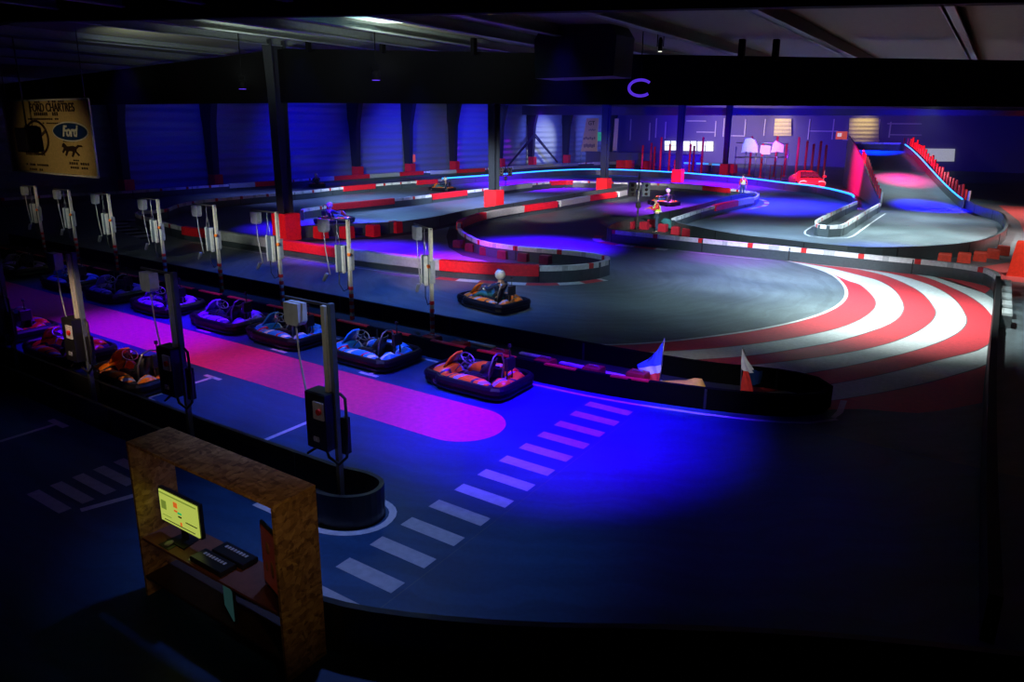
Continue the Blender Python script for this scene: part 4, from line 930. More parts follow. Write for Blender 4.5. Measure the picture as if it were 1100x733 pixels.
# ------------------------------------------------------------------ charging posts
def make_charger(front):
    hgt = 3.17 if front else 2.93
    r = empty('charging_post')
    al = M['alu']
    mb = MB(); z0 = 0 if not front else 1.75
    if front:
        mb.box((-.035, -.045, 2.50), (.07, .05, 1.28)); mb.build('upper_profile', al, r)
        mb = MB(); mb.box((.035, .02, hgt/2), (.065, .08, hgt)); mb.build('post', M['boxb'], r)
    else:
        mb.box((0, 0, 1.95), (.078, .09, hgt-.97)); mb.build('post', al, r)
        mb = MB()
        for k in range(9): mb.box((0, 0, .06+.11*k), (.085, .098, .11), k % 2)
        mb.build('striped_sleeve', [M['taper'], M['padg']], r)
    al_ = .82 if front else 1.15
    mb = MB(); mb.box((-al_/2, 0, hgt-.03), (al_+.1, .035, .04)); mb.build('arm', mat('arm_dark', (.06, .06, .065), .5), r)
    bw, bh = (.30, .30) if front else (.34, .34)
    bx = -al_+.15
    mb = MB(); mb.loft([[Vector((bx+a*w, b*.08, z)) for a, b in ((-1, -1), (1, -1), (1, 1), (-1, 1))] for z, w in ((hgt-.08, bw/2), (hgt-.1-bh*.8, bw/2), (hgt-.1-bh, bw/2*.7))], sm=False); hb = mb.build('reel_box', M['boxw'] if front else M['boxg'], r)
    zt = hgt-.1-bh
    mb = MB(); mb.tube([(bx, 0, zt), (bx+.02, 0, zt-.45), (bx+.10, 0, zt-.9), (bx+.18, 0, zt-1.25)], .014 if front else .016, 6)
    cb = mb.build('cable', M['cablew'], r)
    mb = MB()
    if front: mb.box((bx+.22, 0, zt-1.45), (.09, .09, .35)); mb.box((bx+.22, 0, zt-1.66), (.12, .05, .1))
    else: mb.box((bx-.05, 0, zt-1.35), (.07, .08, .30), R=Matrix.Rotation(.6, 3, 'Y'))
    mb.build('plug', M['black'] if front else M['boxg'], r)
    if front:
        mb = MB(); mb.box((-.16, -.06, 1.48), (.40, .26, .86)); box = mb.build('control_box', M['black'], r)
        mb = MB(); mb.box((-.08, -.20, 1.66), (.20, .03, .26)); sp_ = mb.build('switch_plate', M['boxw'], box)
        mb = MB(); mb.box((-.16, -.20, 1.22), (.10, .02, .07)); mb.build('socket_cover', M['boxg'], box)
        mb = MB(); mb.tube([(-.045, -.21, 1.66), (-.045, -.25, 1.66)], .045, 12); mb.build('red_button', M['redl'], r)
        mb = MB(); mb.tube([(.14, 0, 1.9), (.26, -.02, 1.86), (.28, -.02, 1.4), (.24, -.02, .98), (.1, -.04, .84), (-.1, -.05, .9), (-.15, -.05, 1.05)], .022, 7); mb.build('loop_cable', M['cable'], r)
        mb = MB(); mb.box((.22, 0, 1.3), (.09, .1, .55)); mb.build('plug_holder', M['black'], r)
        mb = MB(); mb.tube([(bx+.22, 0, zt-1.7), (bx+.3, 0, .98), (-.55, -.04, .84), (-.3, -.05, 1.02)], .02, 7); mb.build('feed_cable', M['cable'], r)
    else:
        mb = MB(); mb.box((-.30, 0, 1.78), (.28, .22, .78)); box = mb.build('control_box', M['boxb'], r)
        for x in (-.20, -.52): 
            pass
        mb = MB(); mb.box((-.14, -.10, 1.78), (.05, .10, .80)); mb.box((-.42, -.10, 1.78), (.04, .06, .80)); mb.build('box_edge', M['boxw'], box)
        mb = MB(); mb.box((.09, .0, 1.78), (.07, .12, .60)); mb.build('side_rail', M['boxg'], box)
        mb = MB(); mb.tube([(.12, -.09, 1.95), (.12, -.15, 1.95)], .05, 10); mb.build('orange_button', M['orange'], r)
        mb = MB(); mb.tube([(-.45, 0, hgt-.06)]+[(-.45+.012*math.sin(k*1.7), 0, hgt-.06-.05*k) for k in range(1, 12)], .012, 5); mb.tube([(-.45+.07*math.cos(2*PI*k/14), 0, 2.25-.22*math.sin(2*PI*k/14)) for k in range(14)], .01, 5, closed=True); mb.build('chain', M['steel'], r)
        mb = MB(); mb.tube([(-.45, 0, 1.4), (-.46, 0, 1.0), (-.3, 0, .82), (-.12, 0, .9), (-.08, 0, 1.3)], .016, 6); mb.build('loop_cable', M['cable'], r)
    return r
cb = make_charger(False); tag(cb, 'nearest tall charging post with red striped sleeve in the pit wall', 'charging post', 'charging posts in the pit wall')
cb.location = (-12.08, 14.35, 0); cb.rotation_euler = (0, 0, -.5)
for x, lb in ((-15.1, 'second tall charging post from the right, in front of the grey pad'), (-18.15, 'third charging post from the right, left of the tallest column'), (-21.25, 'fourth charging post from the right in the pit wall'), (-24.5, 'fifth charging post from the right in the pit wall'),
              (-27.75, 'sixth charging post from the right, below the banner'), (-30.7, 'seventh charging post from the right, nearly dark'), (-33.5, 'leftmost charging post of the pit wall')):
    copy_tree(cb, None, lb, (x, 14.35, 0), 0)
cf = make_charger(True); tag(cf, 'nearest charging post with black control box and red button, on the near island', 'charging post', 'charging posts on the near island'); cf.location = (-7.3, 6.5, 0)
copy_tree(cf, None, 'second charging post on the near island, beside the orange kart', (-10.95, 6.5, 0))
copy_tree(cf, None, 'charging post at far left of the near island, mostly dark', (-14.15, 6.5, 0))
copy_tree(cf, None, 'black charging post cut off at the left edge', (-17.4, 6.5, 0))

# ------------------------------------------------------------------ desk of strand board
zt = 2.0
dA, dB = (-7.82, 3.88), (-5.27, 4.40)
dk = empty('race_control_desk', ((dA[0]+dB[0])/2, (dA[1]+dB[1])/2, 0)); tag(dk, 'tall open desk frame of strand board standing in the near left foreground', 'desk')
ox, oy = dk.location.x, dk.location.y
def db(nm, x0, x1, y0, y1, z0, z1, m=M['osb']):
    mb = MB(); mb.box(((x0+x1)/2-ox, (y0+y1)/2-oy, (z0+z1)/2), (x1-x0, y1-y0, z1-z0)); return mb.build(nm, m, dk)
db('top_board', dA[0], dB[0], dA[1], dB[1], zt-.035, zt)
db('side_panel', dA[0], dA[0]+.035, dA[1], dB[1], 0, zt-.037)
db('side_panel', dB[0]-.035, dB[0], dA[1], dB[1], 0, zt-.037)
wz = .78
db('work_surface', dA[0]+.037, dB[0]-.037, dA[1]+.02, dB[1]-.02, wz-.035, wz, mat('red_brown_wood', (.20, .07, .04), .5))
db('modesty_panel', dA[0]+1.0, dB[0]-.5, dA[1]+.3, dA[1]+.33, .45, wz-.04)
db('lower_shelf', dA[0]+.04, dB[0]-.04, dA[1], dB[1]-.02, .25, .285, mat('shaded_wood', (.05, .02, .012), .6))  # shade below the work surface put into the shelf colour
# monitor
mo = empty('monitor', (-7.31, 4.12, wz), .0); tag(mo, 'monitor with a yellow green glowing screen on the desk', 'monitor')
mo.scale = (1.2, 1.2, 1.1)
mb = MB(); mb.box((0, .02, .34), (.66, .04, .40)); mb.build('casing', M['black'], mo)
mb = MB(); mb.box((0, -.005, .34), (.62, .012, .36)); sc_ = mb.build('screen', M['screen'], mo)
for x, z, w, h, m in ((-.04, .42, .06, .06, 'scr_r'), (-.04, .35, .05, .02, 'scr_r'), (.02, .34, .06, .02, 'scr_g'), (.02, .30, .05, .015, 'scr_k'), (.03, .22, .025, .04, 'scr_r'), (-.24, .36, .08, .10, 'scr_o'), (0, .495, .6, .012, 'scr_o'), (.2, .27, .18, .008, 'scr_k'), (-.2, .24, .14, .006, 'scr_o'), (-.0, .19, .5, .006, 'scr_k')):
    mb = MB(); mb.box((x, -.013, z), (w, .006, h)); mb.build('screen_widget', M[m], sc_)
mb = MB(); mb.box((0, .03, .07), (.07, .03, .16)); mb.prism([(-.14, -.08), (.14, -.08), (.11, .1), (-.11, .1)], .002, .015); mb.build('stand', M['black'], mo)
for (x, y, w, lb) in ((-6.52, 4.25, .55, 'black flat equipment case at the back of the desk beside the monitor'), (-6.60, 4.03, .55, 'black flat equipment case in front of the other one on the desk')):
    e = empty('equipment_case', (x, y, wz)); tag(e, lb, 'equipment case', 'black cases on the desk')
    mb = MB(); mb.box((0, 0, .037), (w, .2, .07)); mb.build('case_body', M['black'], e)
    for k in range(8):
        mb = MB(); mb.box((-.18+.05*k, .03, .073), (.03, .04, .005)); mb.build('white_mark', M['boxw'], e)
e = empty('leaning_display', (-5.62, 4.08, wz), -.28); tag(e, 'black framed upright display with a red and orange picture at the right of the desk', 'display')
mb = MB(); e.scale = (1.1, 1, 1.5)
mb = MB(); mb.box((0, 0, .26), (.42, .03, .50)); mb.build('frame', M['black'], e)
mb = MB(); mb.box((0, -.02, .27), (.37, .012, .43)); pic = mb.build('picture', mat('picture_print', (.06, .012, .01), .4, emit=(.6, .08, .03), es=.03), e)
for x, z, w, h in ((-.03, .36, .1, .1), (.05, .22, .08, .14), (-.08, .2, .06, .08)):
    mb = MB(); mb.ball((x, -.03, z), .5, 0, 10, (w, .01, h)); mb.build('picture_shape', mat('picture_orange', (.5, .25, .12), .5), pic)
mb = MB(); mb.box((0, 0, .004), (.13, .10, .006)); o = mb.build('note', mat('note_yellow', (.5, .45, .12), .7)); o.location = (-6.86, 3.98, wz+.002); tag(o, 'small yellow sticky note on the front edge of the desk', 'note')
e = empty('mouse_pad', (-7.38, 3.99, wz)); tag(e, 'white cup-sized mouse on a dark pad below the monitor', 'mouse'); mb = MB(); mb.box((0, 0, .004), (.2, .14, .006)); mb.build('pad', M['black'], e)
mb = MB(); mb.ball((0, 0, .02), .05, 0, 12, (.75, 1.2, .5)); mb.build('mouse_body', M['boxg'], e)
e = empty('computer_panel', (-6.3, 4.0, .29), -.35); tag(e, 'dim teal lit screen tilted below the desk top', 'screen'); mb = MB(); mb.box((0, 0, .22), (.4, .03, .42)); mb.build('frame', M['black'], e)
mb = MB(); mb.box((0, -.02, .22), (.35, .01, .36)); mb.build('glass', M['scr_t'], e)

# ------------------------------------------------------------------ lamps seen overhead
def par_can(px, py, Y, label, glow, r=.16, group='overhead spot lamps'):
    p = onY(px, py, Y); root = empty('spot_lamp', (p.x, p.y, p.z)); tag(root, label, 'spot lamp', group)
    mb = MB(); mb.loft([[Vector((q*math.cos(2*PI*k/16), q*math.sin(2*PI*k/16), z)) for k in range(16)] for z, q in ((0, r), (.28, r), (.36, r*.6))]); mb.build('can', M['beam'], root)
    mb = MB(); mb.tube([(0, 0, -.015), (0, 0, .0)], r*.9, 16); mb.build('lens', glow, root)
    mb = MB(); mb.tube([(r+.03, 0, .12), (r+.03, 0, .5), (-r-.03, 0, .5), (-r-.03, 0, .12)], .015, 6); mb.tube([(0, 0, .5), (0, 0, roofz(p.x)-p.z-.03)], .02, 6); mb.build('yoke', M['beam'], root)
    return root
par_can(260.5, 95.5, 20, 'violet glowing spot lamp high on the left', M['lampg']); par_can(404, 86, 20, 'violet glowing spot lamp right of the tallest column', M['lampg'])
par_can(526, 14, 14, 'spot lamp with an amber dot near the top middle', M['lampy'], .12); par_can(709, 55, 20, 'dark spot lamp with small white glints beside the black box', M['day'], .06)
p = onY(688, 94.5, 21); rt = empty('ring_lamp', (p.x, p.y, p.z)); tag(rt, 'open ring of violet light hanging under the beam', 'ring lamp')
mb = MB(); R3 = .32
mb.tube([(R3*math.cos(a)*1.0, 0.12*math.cos(a), R3*.72*math.sin(a)) for a in [PI*.22+PI*1.52*k/22 for k in range(23)]], .045, 6); mb.build('light_tube', M['ring'], rt)
mb = MB(); mb.tube([(0, 0, R3*.72), (0, 0, roofz(p.x)-p.z-.03)], .015, 5); mb.build('hanger', M['beam'], rt)
p = onY(627, 50, 20); e = empty('air_unit', (p.x, p.y, 0)); tag(e, 'large black air unit hanging from the roof', 'air unit')
mb = MB(); mb.loft([[Vector((a*w, b*.6, z)) for a, b in ((-1, -1), (1, -1), (1, 1), (-1, 1))] for z, w in ((6.9, 1.3), (8.0, 1.35), (8.35, 1.1))], sm=False); mb.build('casing', M['black'], e)
for s_ in (-1, 1): mb = MB(); mb.tube([(s_, 0, 8.3), (s_, 0, roofz(p.x)-.15)], .03, 6); mb.build('hanger', M['black'], e)

# ------------------------------------------------------------------ far background
def sign(px, py, X, label, Y=None):
    p = onX(px, py, X) if Y is None else onY(px, py, Y); e = empty('wall_sign', (p.x, p.y, p.z), 0 if Y else PI/2); tag(e, label, 'sign', 'small emergency signs')
    mb = MB(); mb.box((0, 0, 0), (1.15, .06, .85)); mb.build('panel', mat('sign_orange', (.8, .10, .06), .4, emit=(.9, .12, .05), es=.45), e)
    mb = MB(); mb.box((-.2, -.05, .05), (.42, .03, .38)); mb.build('pictogram', mat('sign_white', (.8, .75, .7), .4, emit=(.9, .7, .6), es=.6), e)
sign(442.5, 170.3, -56.8, 'small orange and white emergency sign on the blue side wall'); sign(904, 145.5, 0, 'small red and white emergency sign above the ramp', 88)
# cream posters on the side wall near its far end
def board(name, pxs, Y, m, label, cat, group=None, th=.06):
    P_ = [onY(x, y, Y) for x, y in pxs]; mb = MB(); mb.hull8([p for p in P_]+[p+Vector((0, th, 0)) for p in P_]); o = mb.build(name, m); tag(o, label, cat, group)
    if 'poster' in name or 'notice' in name:
        for q_ in (P_[0], P_[1]):
            mb = MB(); mb.tube([(q_.x, Y+.1, 0), (q_.x, Y+.1, q_.z+.4)], .06, 6); mb.build('frame_post', M['steel'], o)
    return o
Yp = 104
cr = mat('poster_cream', (.75, .55, .34), .6)
po = board('poster', [(624, 163), (641, 163), (643, 127), (630, 127)], Yp, cr, 'cream poster with dark lettering between two columns', 'poster')
p = onY(635.5, 132.5, Yp-.15); text('GT', p.x, p.z, 1.1, M['ink'], p.y, po, bold=.01)
for px, py, w, h in ((636, 140, 1.2, .2), (633, 149, 2.2, .35), (633, 157, 2.0, .5)):
    p = onY(px, py, Yp-.1); mb = MB(); k = 6
    for j in range(k): mb.box((p.x-w/2+w*(j+.5)/k, p.y, p.z+(.1 if j % 2 else 0)), (w/k*.7, .05, h)); 
    mb.build('dark_print', mat('poster_print', (.22, .16, .2), .6), po)
board('poster', [(658, 162), (662.5, 162), (664.5, 127.5), (660.5, 127.5)], Yp, cr, 'narrow cream poster right of the third column', 'poster')
board('notice_board', [(642, 151.5), (647, 151.5), (647, 142), (642, 142)], Yp-.5, mat('notice_green', (.05, .55, .3), .5, emit=(.05, .6, .35), es=.25), 'small green notice beside the cream poster', 'sign')
# bright windows
wn_ = 0
for a, b, c, d in ((714, 726, 151.5, 161.5), (734, 748, 151.8, 162), (749.5, 766, 152, 162.3)):
    wn_ += 1; o = board('window_%d' % wn_, [(a, d), (b, d), (b, c), (a, c)], 117.7, M['day'], 'bright white low window in the end wall', None); o['kind'] = 'structure'; 
    p0, p1 = onY(a, d, 117.5), onY(b, c, 117.5); mb = MB(); mb.box(((p0.x+p1.x)/2, 117.55, (p0.z+p1.z)/2), (abs(p1.x-p0.x), .1, .06)); mb.box(((p0.x+p1.x)/2, 117.55, (p0.z+p1.z)/2), (.1, .1, abs(p1.z-p0.z))); mb.build('window_frame', M['facade'], o)
o = board('window_4', [(984, 173.5), (1025, 173.5), (1026, 160), (984, 159.5)], 117.7, mat('dim_pane', (.5, .5, .5), .5, emit=(.62, .66, .58), es=.42), 'wide pale window beyond the ramp', None); o['kind'] = 'structure'
# panel joints on the end wall
ew = bpy.data.objects['wall_back']
def vbar(x, y0, y1, m=M['frame'], w=.16):
    a, b = onY(x, y0, 117.8), onY(x-(y0-y1)*.0, y1, 117.8); mb = MB(); mb.box((a.x, 117.95, (a.z+b.z)/2), (w, .12, abs(a.z-b.z))); mb.build('facade_trim', m, ew)
for x, y0, y1 in ((677.5, 128, 151), (698, 132, 151), (705, 127, 148), (715, 131, 149), (769, 130, 147), (778, 127, 147), (801, 128, 146), (822, 128, 146), (846, 128, 142), (870, 128, 150), (896, 128, 150), (919, 130, 153), (945, 128, 153), (957, 131, 148)):
    vbar(x, y0, y1)
for x0, x1, y in ((737, 758, 130), (748, 767, 142), (785, 800, 146), (870, 900, 141), (905, 945, 150.5), (953, 990, 133), (956, 990, 145)):
    a, b = onY(x0, y, 117.8), onY(x1, y, 117.8); mb = MB(); mb.box(((a.x+b.x)/2, 117.95, (a.z+b.z)/2), (b.x-a.x, .12, .14)); mb.build('facade_trim', M['frame'], ew)
cor = corrug('yellow_cladding', (.62, .52, .26), .55)
for i, (x0, x1, y0, y1) in enumerate(((831, 850, 127.5, 146), (911, 944, 127, 152.5))):
    o = board('cladding_panel', [(x0, y1), (x1, y1), (x1, y0), (x0+1.5, y0)], 117.6, cor, ('narrow' if i == 0 else 'wide')+' yellow lit ribbed panel on the end wall', None); o['kind'] = 'structure'; o.parent = ew
# low dark building front and drapes beyond the light strip
mb = MB(); mb.box((-44, 100, .9), (18, .3, 1.8)); mb.box((-44, 99.9, 1.85), (18.2, .4, .12)); tag(mb.build('low_partition', mat('partition_blue', (.08, .08, .16), .5)), 'low dark partition wall beyond the blue light strip', 'partition')
def drape(pts, Y, label):
    P_ = [onY(x, y, Y) for x, y in pts]; n = len(P_); mb = MB()
    mb.add([p+Vector((0, .04*math.sin(i*2.1), 0)) for i, p in enumerate(P_)]+[p+Vector((0, .25, 0)) for p in P_], [tuple(range(n))[::-1], tuple(range(n, 2*n))]+[(i, (i+1) % n, n+(i+1) % n, n+i) for i in range(n)])
    o = mb.build('hanging_jacket', M['pale']); tag(o, label, 'hanging cloth', 'pale cloths hanging behind the red posts'); return o
drape([(796, 164), (798, 155), (801, 149), (806, 148), (811, 150.5), (814, 157), (814, 164), (809, 164.5), (802, 163)], 84, 'large pale yellow cloth hanging left of the other two')
drape([(816, 164), (817, 156), (822, 156), (828, 157), (827, 166), (819, 166)], 84, 'small pale green cloth hanging between two larger ones')
drape([(828, 164), (830, 155), (833, 151), (838, 154), (842, 156), (841.5, 164), (835, 163)], 84, 'pale cloth hanging on the right above the dark rail')
# rail the cloths hang over
a, b = onY(790, 169, 84.6), onY(846, 169, 84.6)
mb = MB(); mb.tube([a, b], .07, 6)
for k in range(6): q_ = a.lerp(b, k/5); mb.tube([(q_.x, q_.y, 0), (q_.x, q_.y, 3.4)], .06, 6)
mb.tube([(a.x, a.y, 3.9), (b.x, b.y, 3.9)], .05, 6); tag(mb.build('clothes_rail', M['steel']), 'metal railing the pale cloths hang on', 'railing')
# red upright posts
pr9 = None
lst = [(690, 150, 171), (699, 154, 171), (709.5, 148, 170), (719, 155, 171), (741, 155, 171), (754, 148, 172), (745, 157, 171), (806, 147, 171), (818, 155, 173), (833, 147, 173), (856, 148, 174), (843, 155, 178), (865, 152, 176), (872, 155, 178), (880, 152, 172), (886, 156, 175), (724.5, 176, 184), (702.5, 158, 176)]
lst.sort()
for i, (x, y0, y1) in enumerate(lst):
    Yd = 86+((i*7) % 5); p = onY(x, y1, Yd); pt = onY(x, y0, Yd); h = pt.z
    lb = 'thin red padded post in the far play area, %s from the left' % ('first second third fourth fifth sixth seventh eighth ninth tenth eleventh twelfth thirteenth fourteenth fifteenth sixteenth seventeenth eighteenth'.split()[i])
    if pr9 is None:
        mb = MB(); mb.tube([(0, 0, 0), (0, 0, 3.3)], .13, 10); mb.tube([(0, 0, 3.3), (0, 0, 3.36)], .09, 10); mb.box((0, 0, .03), (.4, .4, .06)); pr9 = mb.build('padded_post', M['redpost']); pr9.location = (p.x, p.y, 0); tag(pr9, lb, 'post', 'red posts in the far play area')
    else:
        c = copy_tree(pr9, None, lb, (p.x, p.y, 0)); c.scale = (1, 1, max(.5, min(1.6, h/3.3)))
# blue glowing machines
for i, (x0, x1, y, w) in enumerate(((736, 744, 175, 'left'), (749, 763, 175.5, 'middle'), (766, 779, 176.5, 'right'))):
    a, b = onY(x0, y, 92), onY(x1, y, 92); e = empty('arcade_machine', ((a.x+b.x)/2, 92, 0)); tag(e, 'low games machine with blue glow beyond the light strip, %s of three' % w, 'games machine', 'games machines')
    L_ = b.x-a.x; mb = MB(); mb.box((0, 0, .45), (L_, 1, .9)); mb.build('cabinet', M['facade'], e)
    mb = MB(); mb.box((0, -.52, a.z), (L_*.95, .05, .22)); mb.build('glow_strip', M['neon'], e)
# red sports car facing the camera
p = G(867, 201.5); car = empty('sports_car', (p.x, 71.5, 0), -1.37+.22); tag(car, 'low glowing red sports car parked behind the blue light strip', 'car')
car.location = (onY(866.5, 195, 72.3).x, 72.3, 0); car.scale = (1.2, 1.2, 1.25)
rings = []
for x, zl, zh, w, wt in ((2.1, .25, .55, .82, .70), (1.9, .2, .72, .95, .82), (1.2, .18, .86, 1.0, .86), (.7, .18, .92, 1.0, .84), (.1, .18, 1.28, 1.0, .62), (-.5, .18, 1.36, 1.02, .60), (-1.2, .18, 1.15, 1.04, .62), (-1.8, .2, .98, 1.02, .80), (-2.15, .3, .85, .92, .8)):
    zm = min(zh, .82)
    rings.append([Vector((x, y, z)) for y, z in ((-w*.9, zl), (-w, zl+.15), (-w, zm-.12), (-w*.93, zm), (-wt, zh-.04), (-wt*.6, zh), (wt*.6, zh), (wt, zh-.04), (w*.93, zm), (w, zm-.12), (w, zl+.15), (w*.9, zl))])
mb = MB(); mb.loft(rings); mb.build('car_body', M['carred'], car)
mb = MB(); mb.add([(1.0, -.74, .93), (1.0, .74, .93), (.12, .58, 1.27), (.12, -.58, 1.27)], [(0, 1, 2, 3)]); o = mb.build('windscreen', M['carglass'], car); o.location = (.03, 0, .03)
for s_ in (-1, 1):
    mb = MB(); mb.tube([Vector((2.02, s_*.66, .56))+Vector((-.12*abs(math.cos(2*PI*k/16)), .26*math.cos(2*PI*k/16), .17*math.sin(2*PI*k/16))) for k in range(16)], .055, 6, closed=True); mb.build('headlight', M['carl'], car)
    for x in (1.35, -1.35):
        mb = MB(); mb.tube([(x, s_*.78, .34), (x, s_*1.03, .34)], .34, 16); mb.build('wheel', M['tyre'], car)
    mb = MB(); mb.box((.75, s_*1.1, 1.0), (.12, .26, .12)); mb.build('mirror', M['carred'], car)
mb = MB(); mb.box((2.06, 0, .42), (.1, .9, .16)); mb.build('grille', M['carglass'], car)
# red poles / rail beside the car
mb = MB(); a = onY(828, 176, 82); mb.tube([(a.x, 82, 0), (a.x, 82, 1.6), (a.x+1.2, 82, 1.6), (a.x+1.2, 82, 0)], .06, 6); tag(mb.build('low_rail', M['redpost']), 'low red hoop rail left of the sports car', 'rail')
mb = MB(); a = onY(885.5, 187, 74); mb.tube([(a.x, 74, 0), (a.x, 74, 1.7)], .05, 6); mb.box((a.x, 74, .03), (.3, .3, .06)); tag(mb.build('light_pole', M['padg']), 'short pale pole right of the sports car', 'pole')

# ------------------------------------------------------------------ lights
def spot(x, y, z, col, P, rad, tx=None, ty=None, blend=.9, size=.15, tz=0.):  # also builds the added fill spots
    l = bpy.data.lights.new('stage_or_fill_spot', 'SPOT'); l.color = col; l.energy = P; l.shadow_soft_size = size; l.spot_blend = blend
    tgt = Vector((x if tx is None else tx, y if ty is None else ty, tz)); d = tgt-Vector((x, y, z))
    l.spot_size = min(2*math.atan(rad/d.length), 2.9)
    o = bpy.data.objects.new('stage_or_fill_spot', l); COL.objects.link(o); o.location = (x, y, z); o.rotation_euler = d.to_track_quat('-Z', 'Y').to_euler(); return o
BLUE = (.02, .02, 1.0); VIO = (.30, .02, 1.0); WH = (.75, .95, 1.0); 
# pit lane
spot(-6.6, 11.5, 7.0, (.05, .0, 1), 15000, 4.3)
spot(-6.9, 6.9, 6.8, (.12, .20, .60), 1500, 4.6)
spot(-9.6, 10.2, 7.2, (.22, .0, .9), 2000, 3.2)
spot(-12.6, 10.1, 7.2, (.60, .03, .22), 900, 3.6)
spot(-15.4, 10.0, 7.2, (.85, .02, .25), 700, 2.8)
spot(-18.9, 10.6, 7.2, (.10, .0, 1.0), 9000, 3.9, blend=1)
spot(-25, 11.5, 7.2, (.02, .0, 1.0), 500, 4.0)
spot(-11.8, 10.2, 7.0, (.01, .13, 1.0), 3000, 4.4)
spot(-4.0, 10.5, 7.0, (.0, .0, 1), 160, 4.5, blend=1)
spot(-6.0, 13.0, 7.0, (.0, .02, 1), 1500, 3.4, blend=1)
spot(-12.5, 5.0, 7.0, (.25, .15, 1.0), 50, 5.0)
# main track
spot(-10.5, 20.5, 7.0, (.50, .80, 1.0), 5400, 8.5, blend=1)
spot(-4.5, 26.0, 7.0, (.75, .98, 1.0), 4600, 9.0, blend=1)
spot(-2.0, 24.4, 7.2, (.88, 1.0, .97), 5600, 5.2, blend=1)
spot(-7.5, 28.5, 7.0, (.35, .40, 1.0), 4200, 7, blend=1)
spot(-9.2, 31.2, 6.5, (.5, .0, 1), 3000, 2.8)
spot(-15, 17.4, 7.0, (.02, .12, .8), 3000, 6.5)
spot(-22, 17.5, 7.0, (.0, .05, .8), 2000, 6.5)
# loops on the left
spot(-18.6, 23.0, 6.1, (.38, .0, 1), 20000, 3.4)
spot(-23.0, 23.0, 6.1, (.06, .0, 1), 20000, 4.2)
spot(-17.6, 28.8, 7, (.05, .0, 1), 30000, 4.4)
spot(-16, 25.5, 7, (.2, .35, .8), 2200, 5)
spot(-31, 27.5, 7, (.03, .0, 1), 22000, 5.0)
spot(-31, 33.0, 7, (.28, .50, 1), 4500, 7)
spot(-38, 40, 7, (.20, .35, 1), 5500, 10)
spot(-31, 45.0, 7, (.30, .35, 1), 8000, 10)
spot(-19, 48.0, 7, (.35, .04, 1), 14000, 6)
spot(-38, 62, 7, (.12, .0, 1), 60000, 11)
spot(-24, 72, 7, (.14, .0, 1), 50000, 11)
spot(-47, 38, 7, (.2, .25, 1), 3000, 9)
# right-hand section
spot(-9.5, 38.5, 7, (.50, .72, 1.0), 7500, 9, blend=1)
spot(-13.5, 56, 7, (.03, .03, 1.0), 42000, 9, blend=1)
spot(-3.5, 44, 7, (.80, 1.0, 1.0), 8500, 8, blend=1)
spot(-4.0, 53, 7.2, (.7, .85, 1.0), 6000, 6.5, blend=1)
spot(-4.0, 38.0, 7, (.0, .05, 1), 6000, 3)
spot(-3.8, 60, 7.4, (.0, .0, 1), 40000, 3.2, blend=1)
spot(-6.6, 68.0, 7.6, (1, .0, .22), 22000, 3.4, blend=1)
spot(-10.2, 79, 7.8, (.0, .02, 1), 26000, 5, blend=1)
spot(-18, 63, 5.5, (1, .0, .12), 50000, 5, -10, 70, tz=2.6)
spot(4, 46, 7, (1, .7, .65), 7000, 9, blend=1)
spot(2.5, 60, 7, (.9, .5, .45), 4000, 9, blend=1)
spot(1.0, 27.5, 6, (.8, 1, 1), 500, 2.2, blend=1)
# wash on the side wall and on the end wall
for y, P in ((36, 2600), (48, 11000), (62, 17000), (76, 20000), (92, 20000), (108, 14000)):
    spot(-47, y-2, 7.5, (.0, .0, 1.0) if y < 90 else (.12, .16, 1.0), P*.5, 9, -57, y+1, tz=3.2, blend=1)
for y in (72.5, 84): spot(-55.0, y, 7.4, (.40, .0, .9), 1500, 1.6, -56.7, y+.5, tz=2)
spot(-50, 98, 6, (.9, .95, 1), 3500, 5, -57, 94, tz=3)
for x, c, P in ((-42, (.11, .05, 1), 15000), (-28, (.10, .03, .9), 11000), (-14, (.22, .10, .5), 3500)):
    spot(x, 100, 7.5, c, P, 13, x, 118, tz=4, blend=1)
spot(-36, 88, 7, (.03, .0, 1), 50000, 9, -34, 98, tz=0)
spot(-36, 80, 7, (.03, .0, 1), 26000, 5, -37, 82, tz=0)
spot(-20, 80, 7, (.3, .0, .8), 6000, 7, -22, 88, tz=0)
spot(-22.5, 77, 6.0, (1, 1, .40), 1500, 3.2, -22.5, 84, tz=3.8)  # added close spot, no lamp there, brightens the pale drapes
spot(-30, 72, 4.5, (1, .0, .1), 2200, 8, -32, 88, tz=2.5)
for x in (-29, -17.5): spot(x, 113, 8.6, (1, .8, .40), 1100, 2.6, x, 118, tz=6)
spot(-14, 66, 5, (1, .15, .25), 9000, 3, -15.3, 71.5, tz=.8)
spot(-35, 97, 5, (1, .8, .5), 16000, 4.5, -35, 104, tz=4)
# added fill spots with no lamps there, raking onto upright faces
for px_, pw in ((-12.08, 620), (-15.1, 660), (-18.15, 660), (-21.25, 620), (-24.5, 560), (-27.75, 400), (-30.7, 220), (-33.5, 60)):
    spot(px_+1.5, 10.8, 3.2, (.95, 1.0, .86), pw, 1.25, px_-.1, 14.3, tz=2.1, blend=1)
spot(-5, 3.0, 5.4, (1, .95, .80), 120, 1.1, -7.9, 6.6, tz=2.5, blend=1)
spot(-8.5, 3.0, 5.4, (1, .95, .80), 100, 1.2, -12, 6.6, tz=2.3, blend=1)
spot(-10, 10.5, 7.0, (1, .98, .88), 1000, 1.6, -12.7, 18.1, tz=.6, blend=1)
spot(-6.2, 7.0, 6.4, (1, .85, .8), 600, 1.5, -9.0, 12.0, tz=.5, blend=1)
spot(-9.5, 7.2, 6.4, (.8, .95, 1), 600, 1.5, -12.1, 12.0, tz=.6, blend=1)
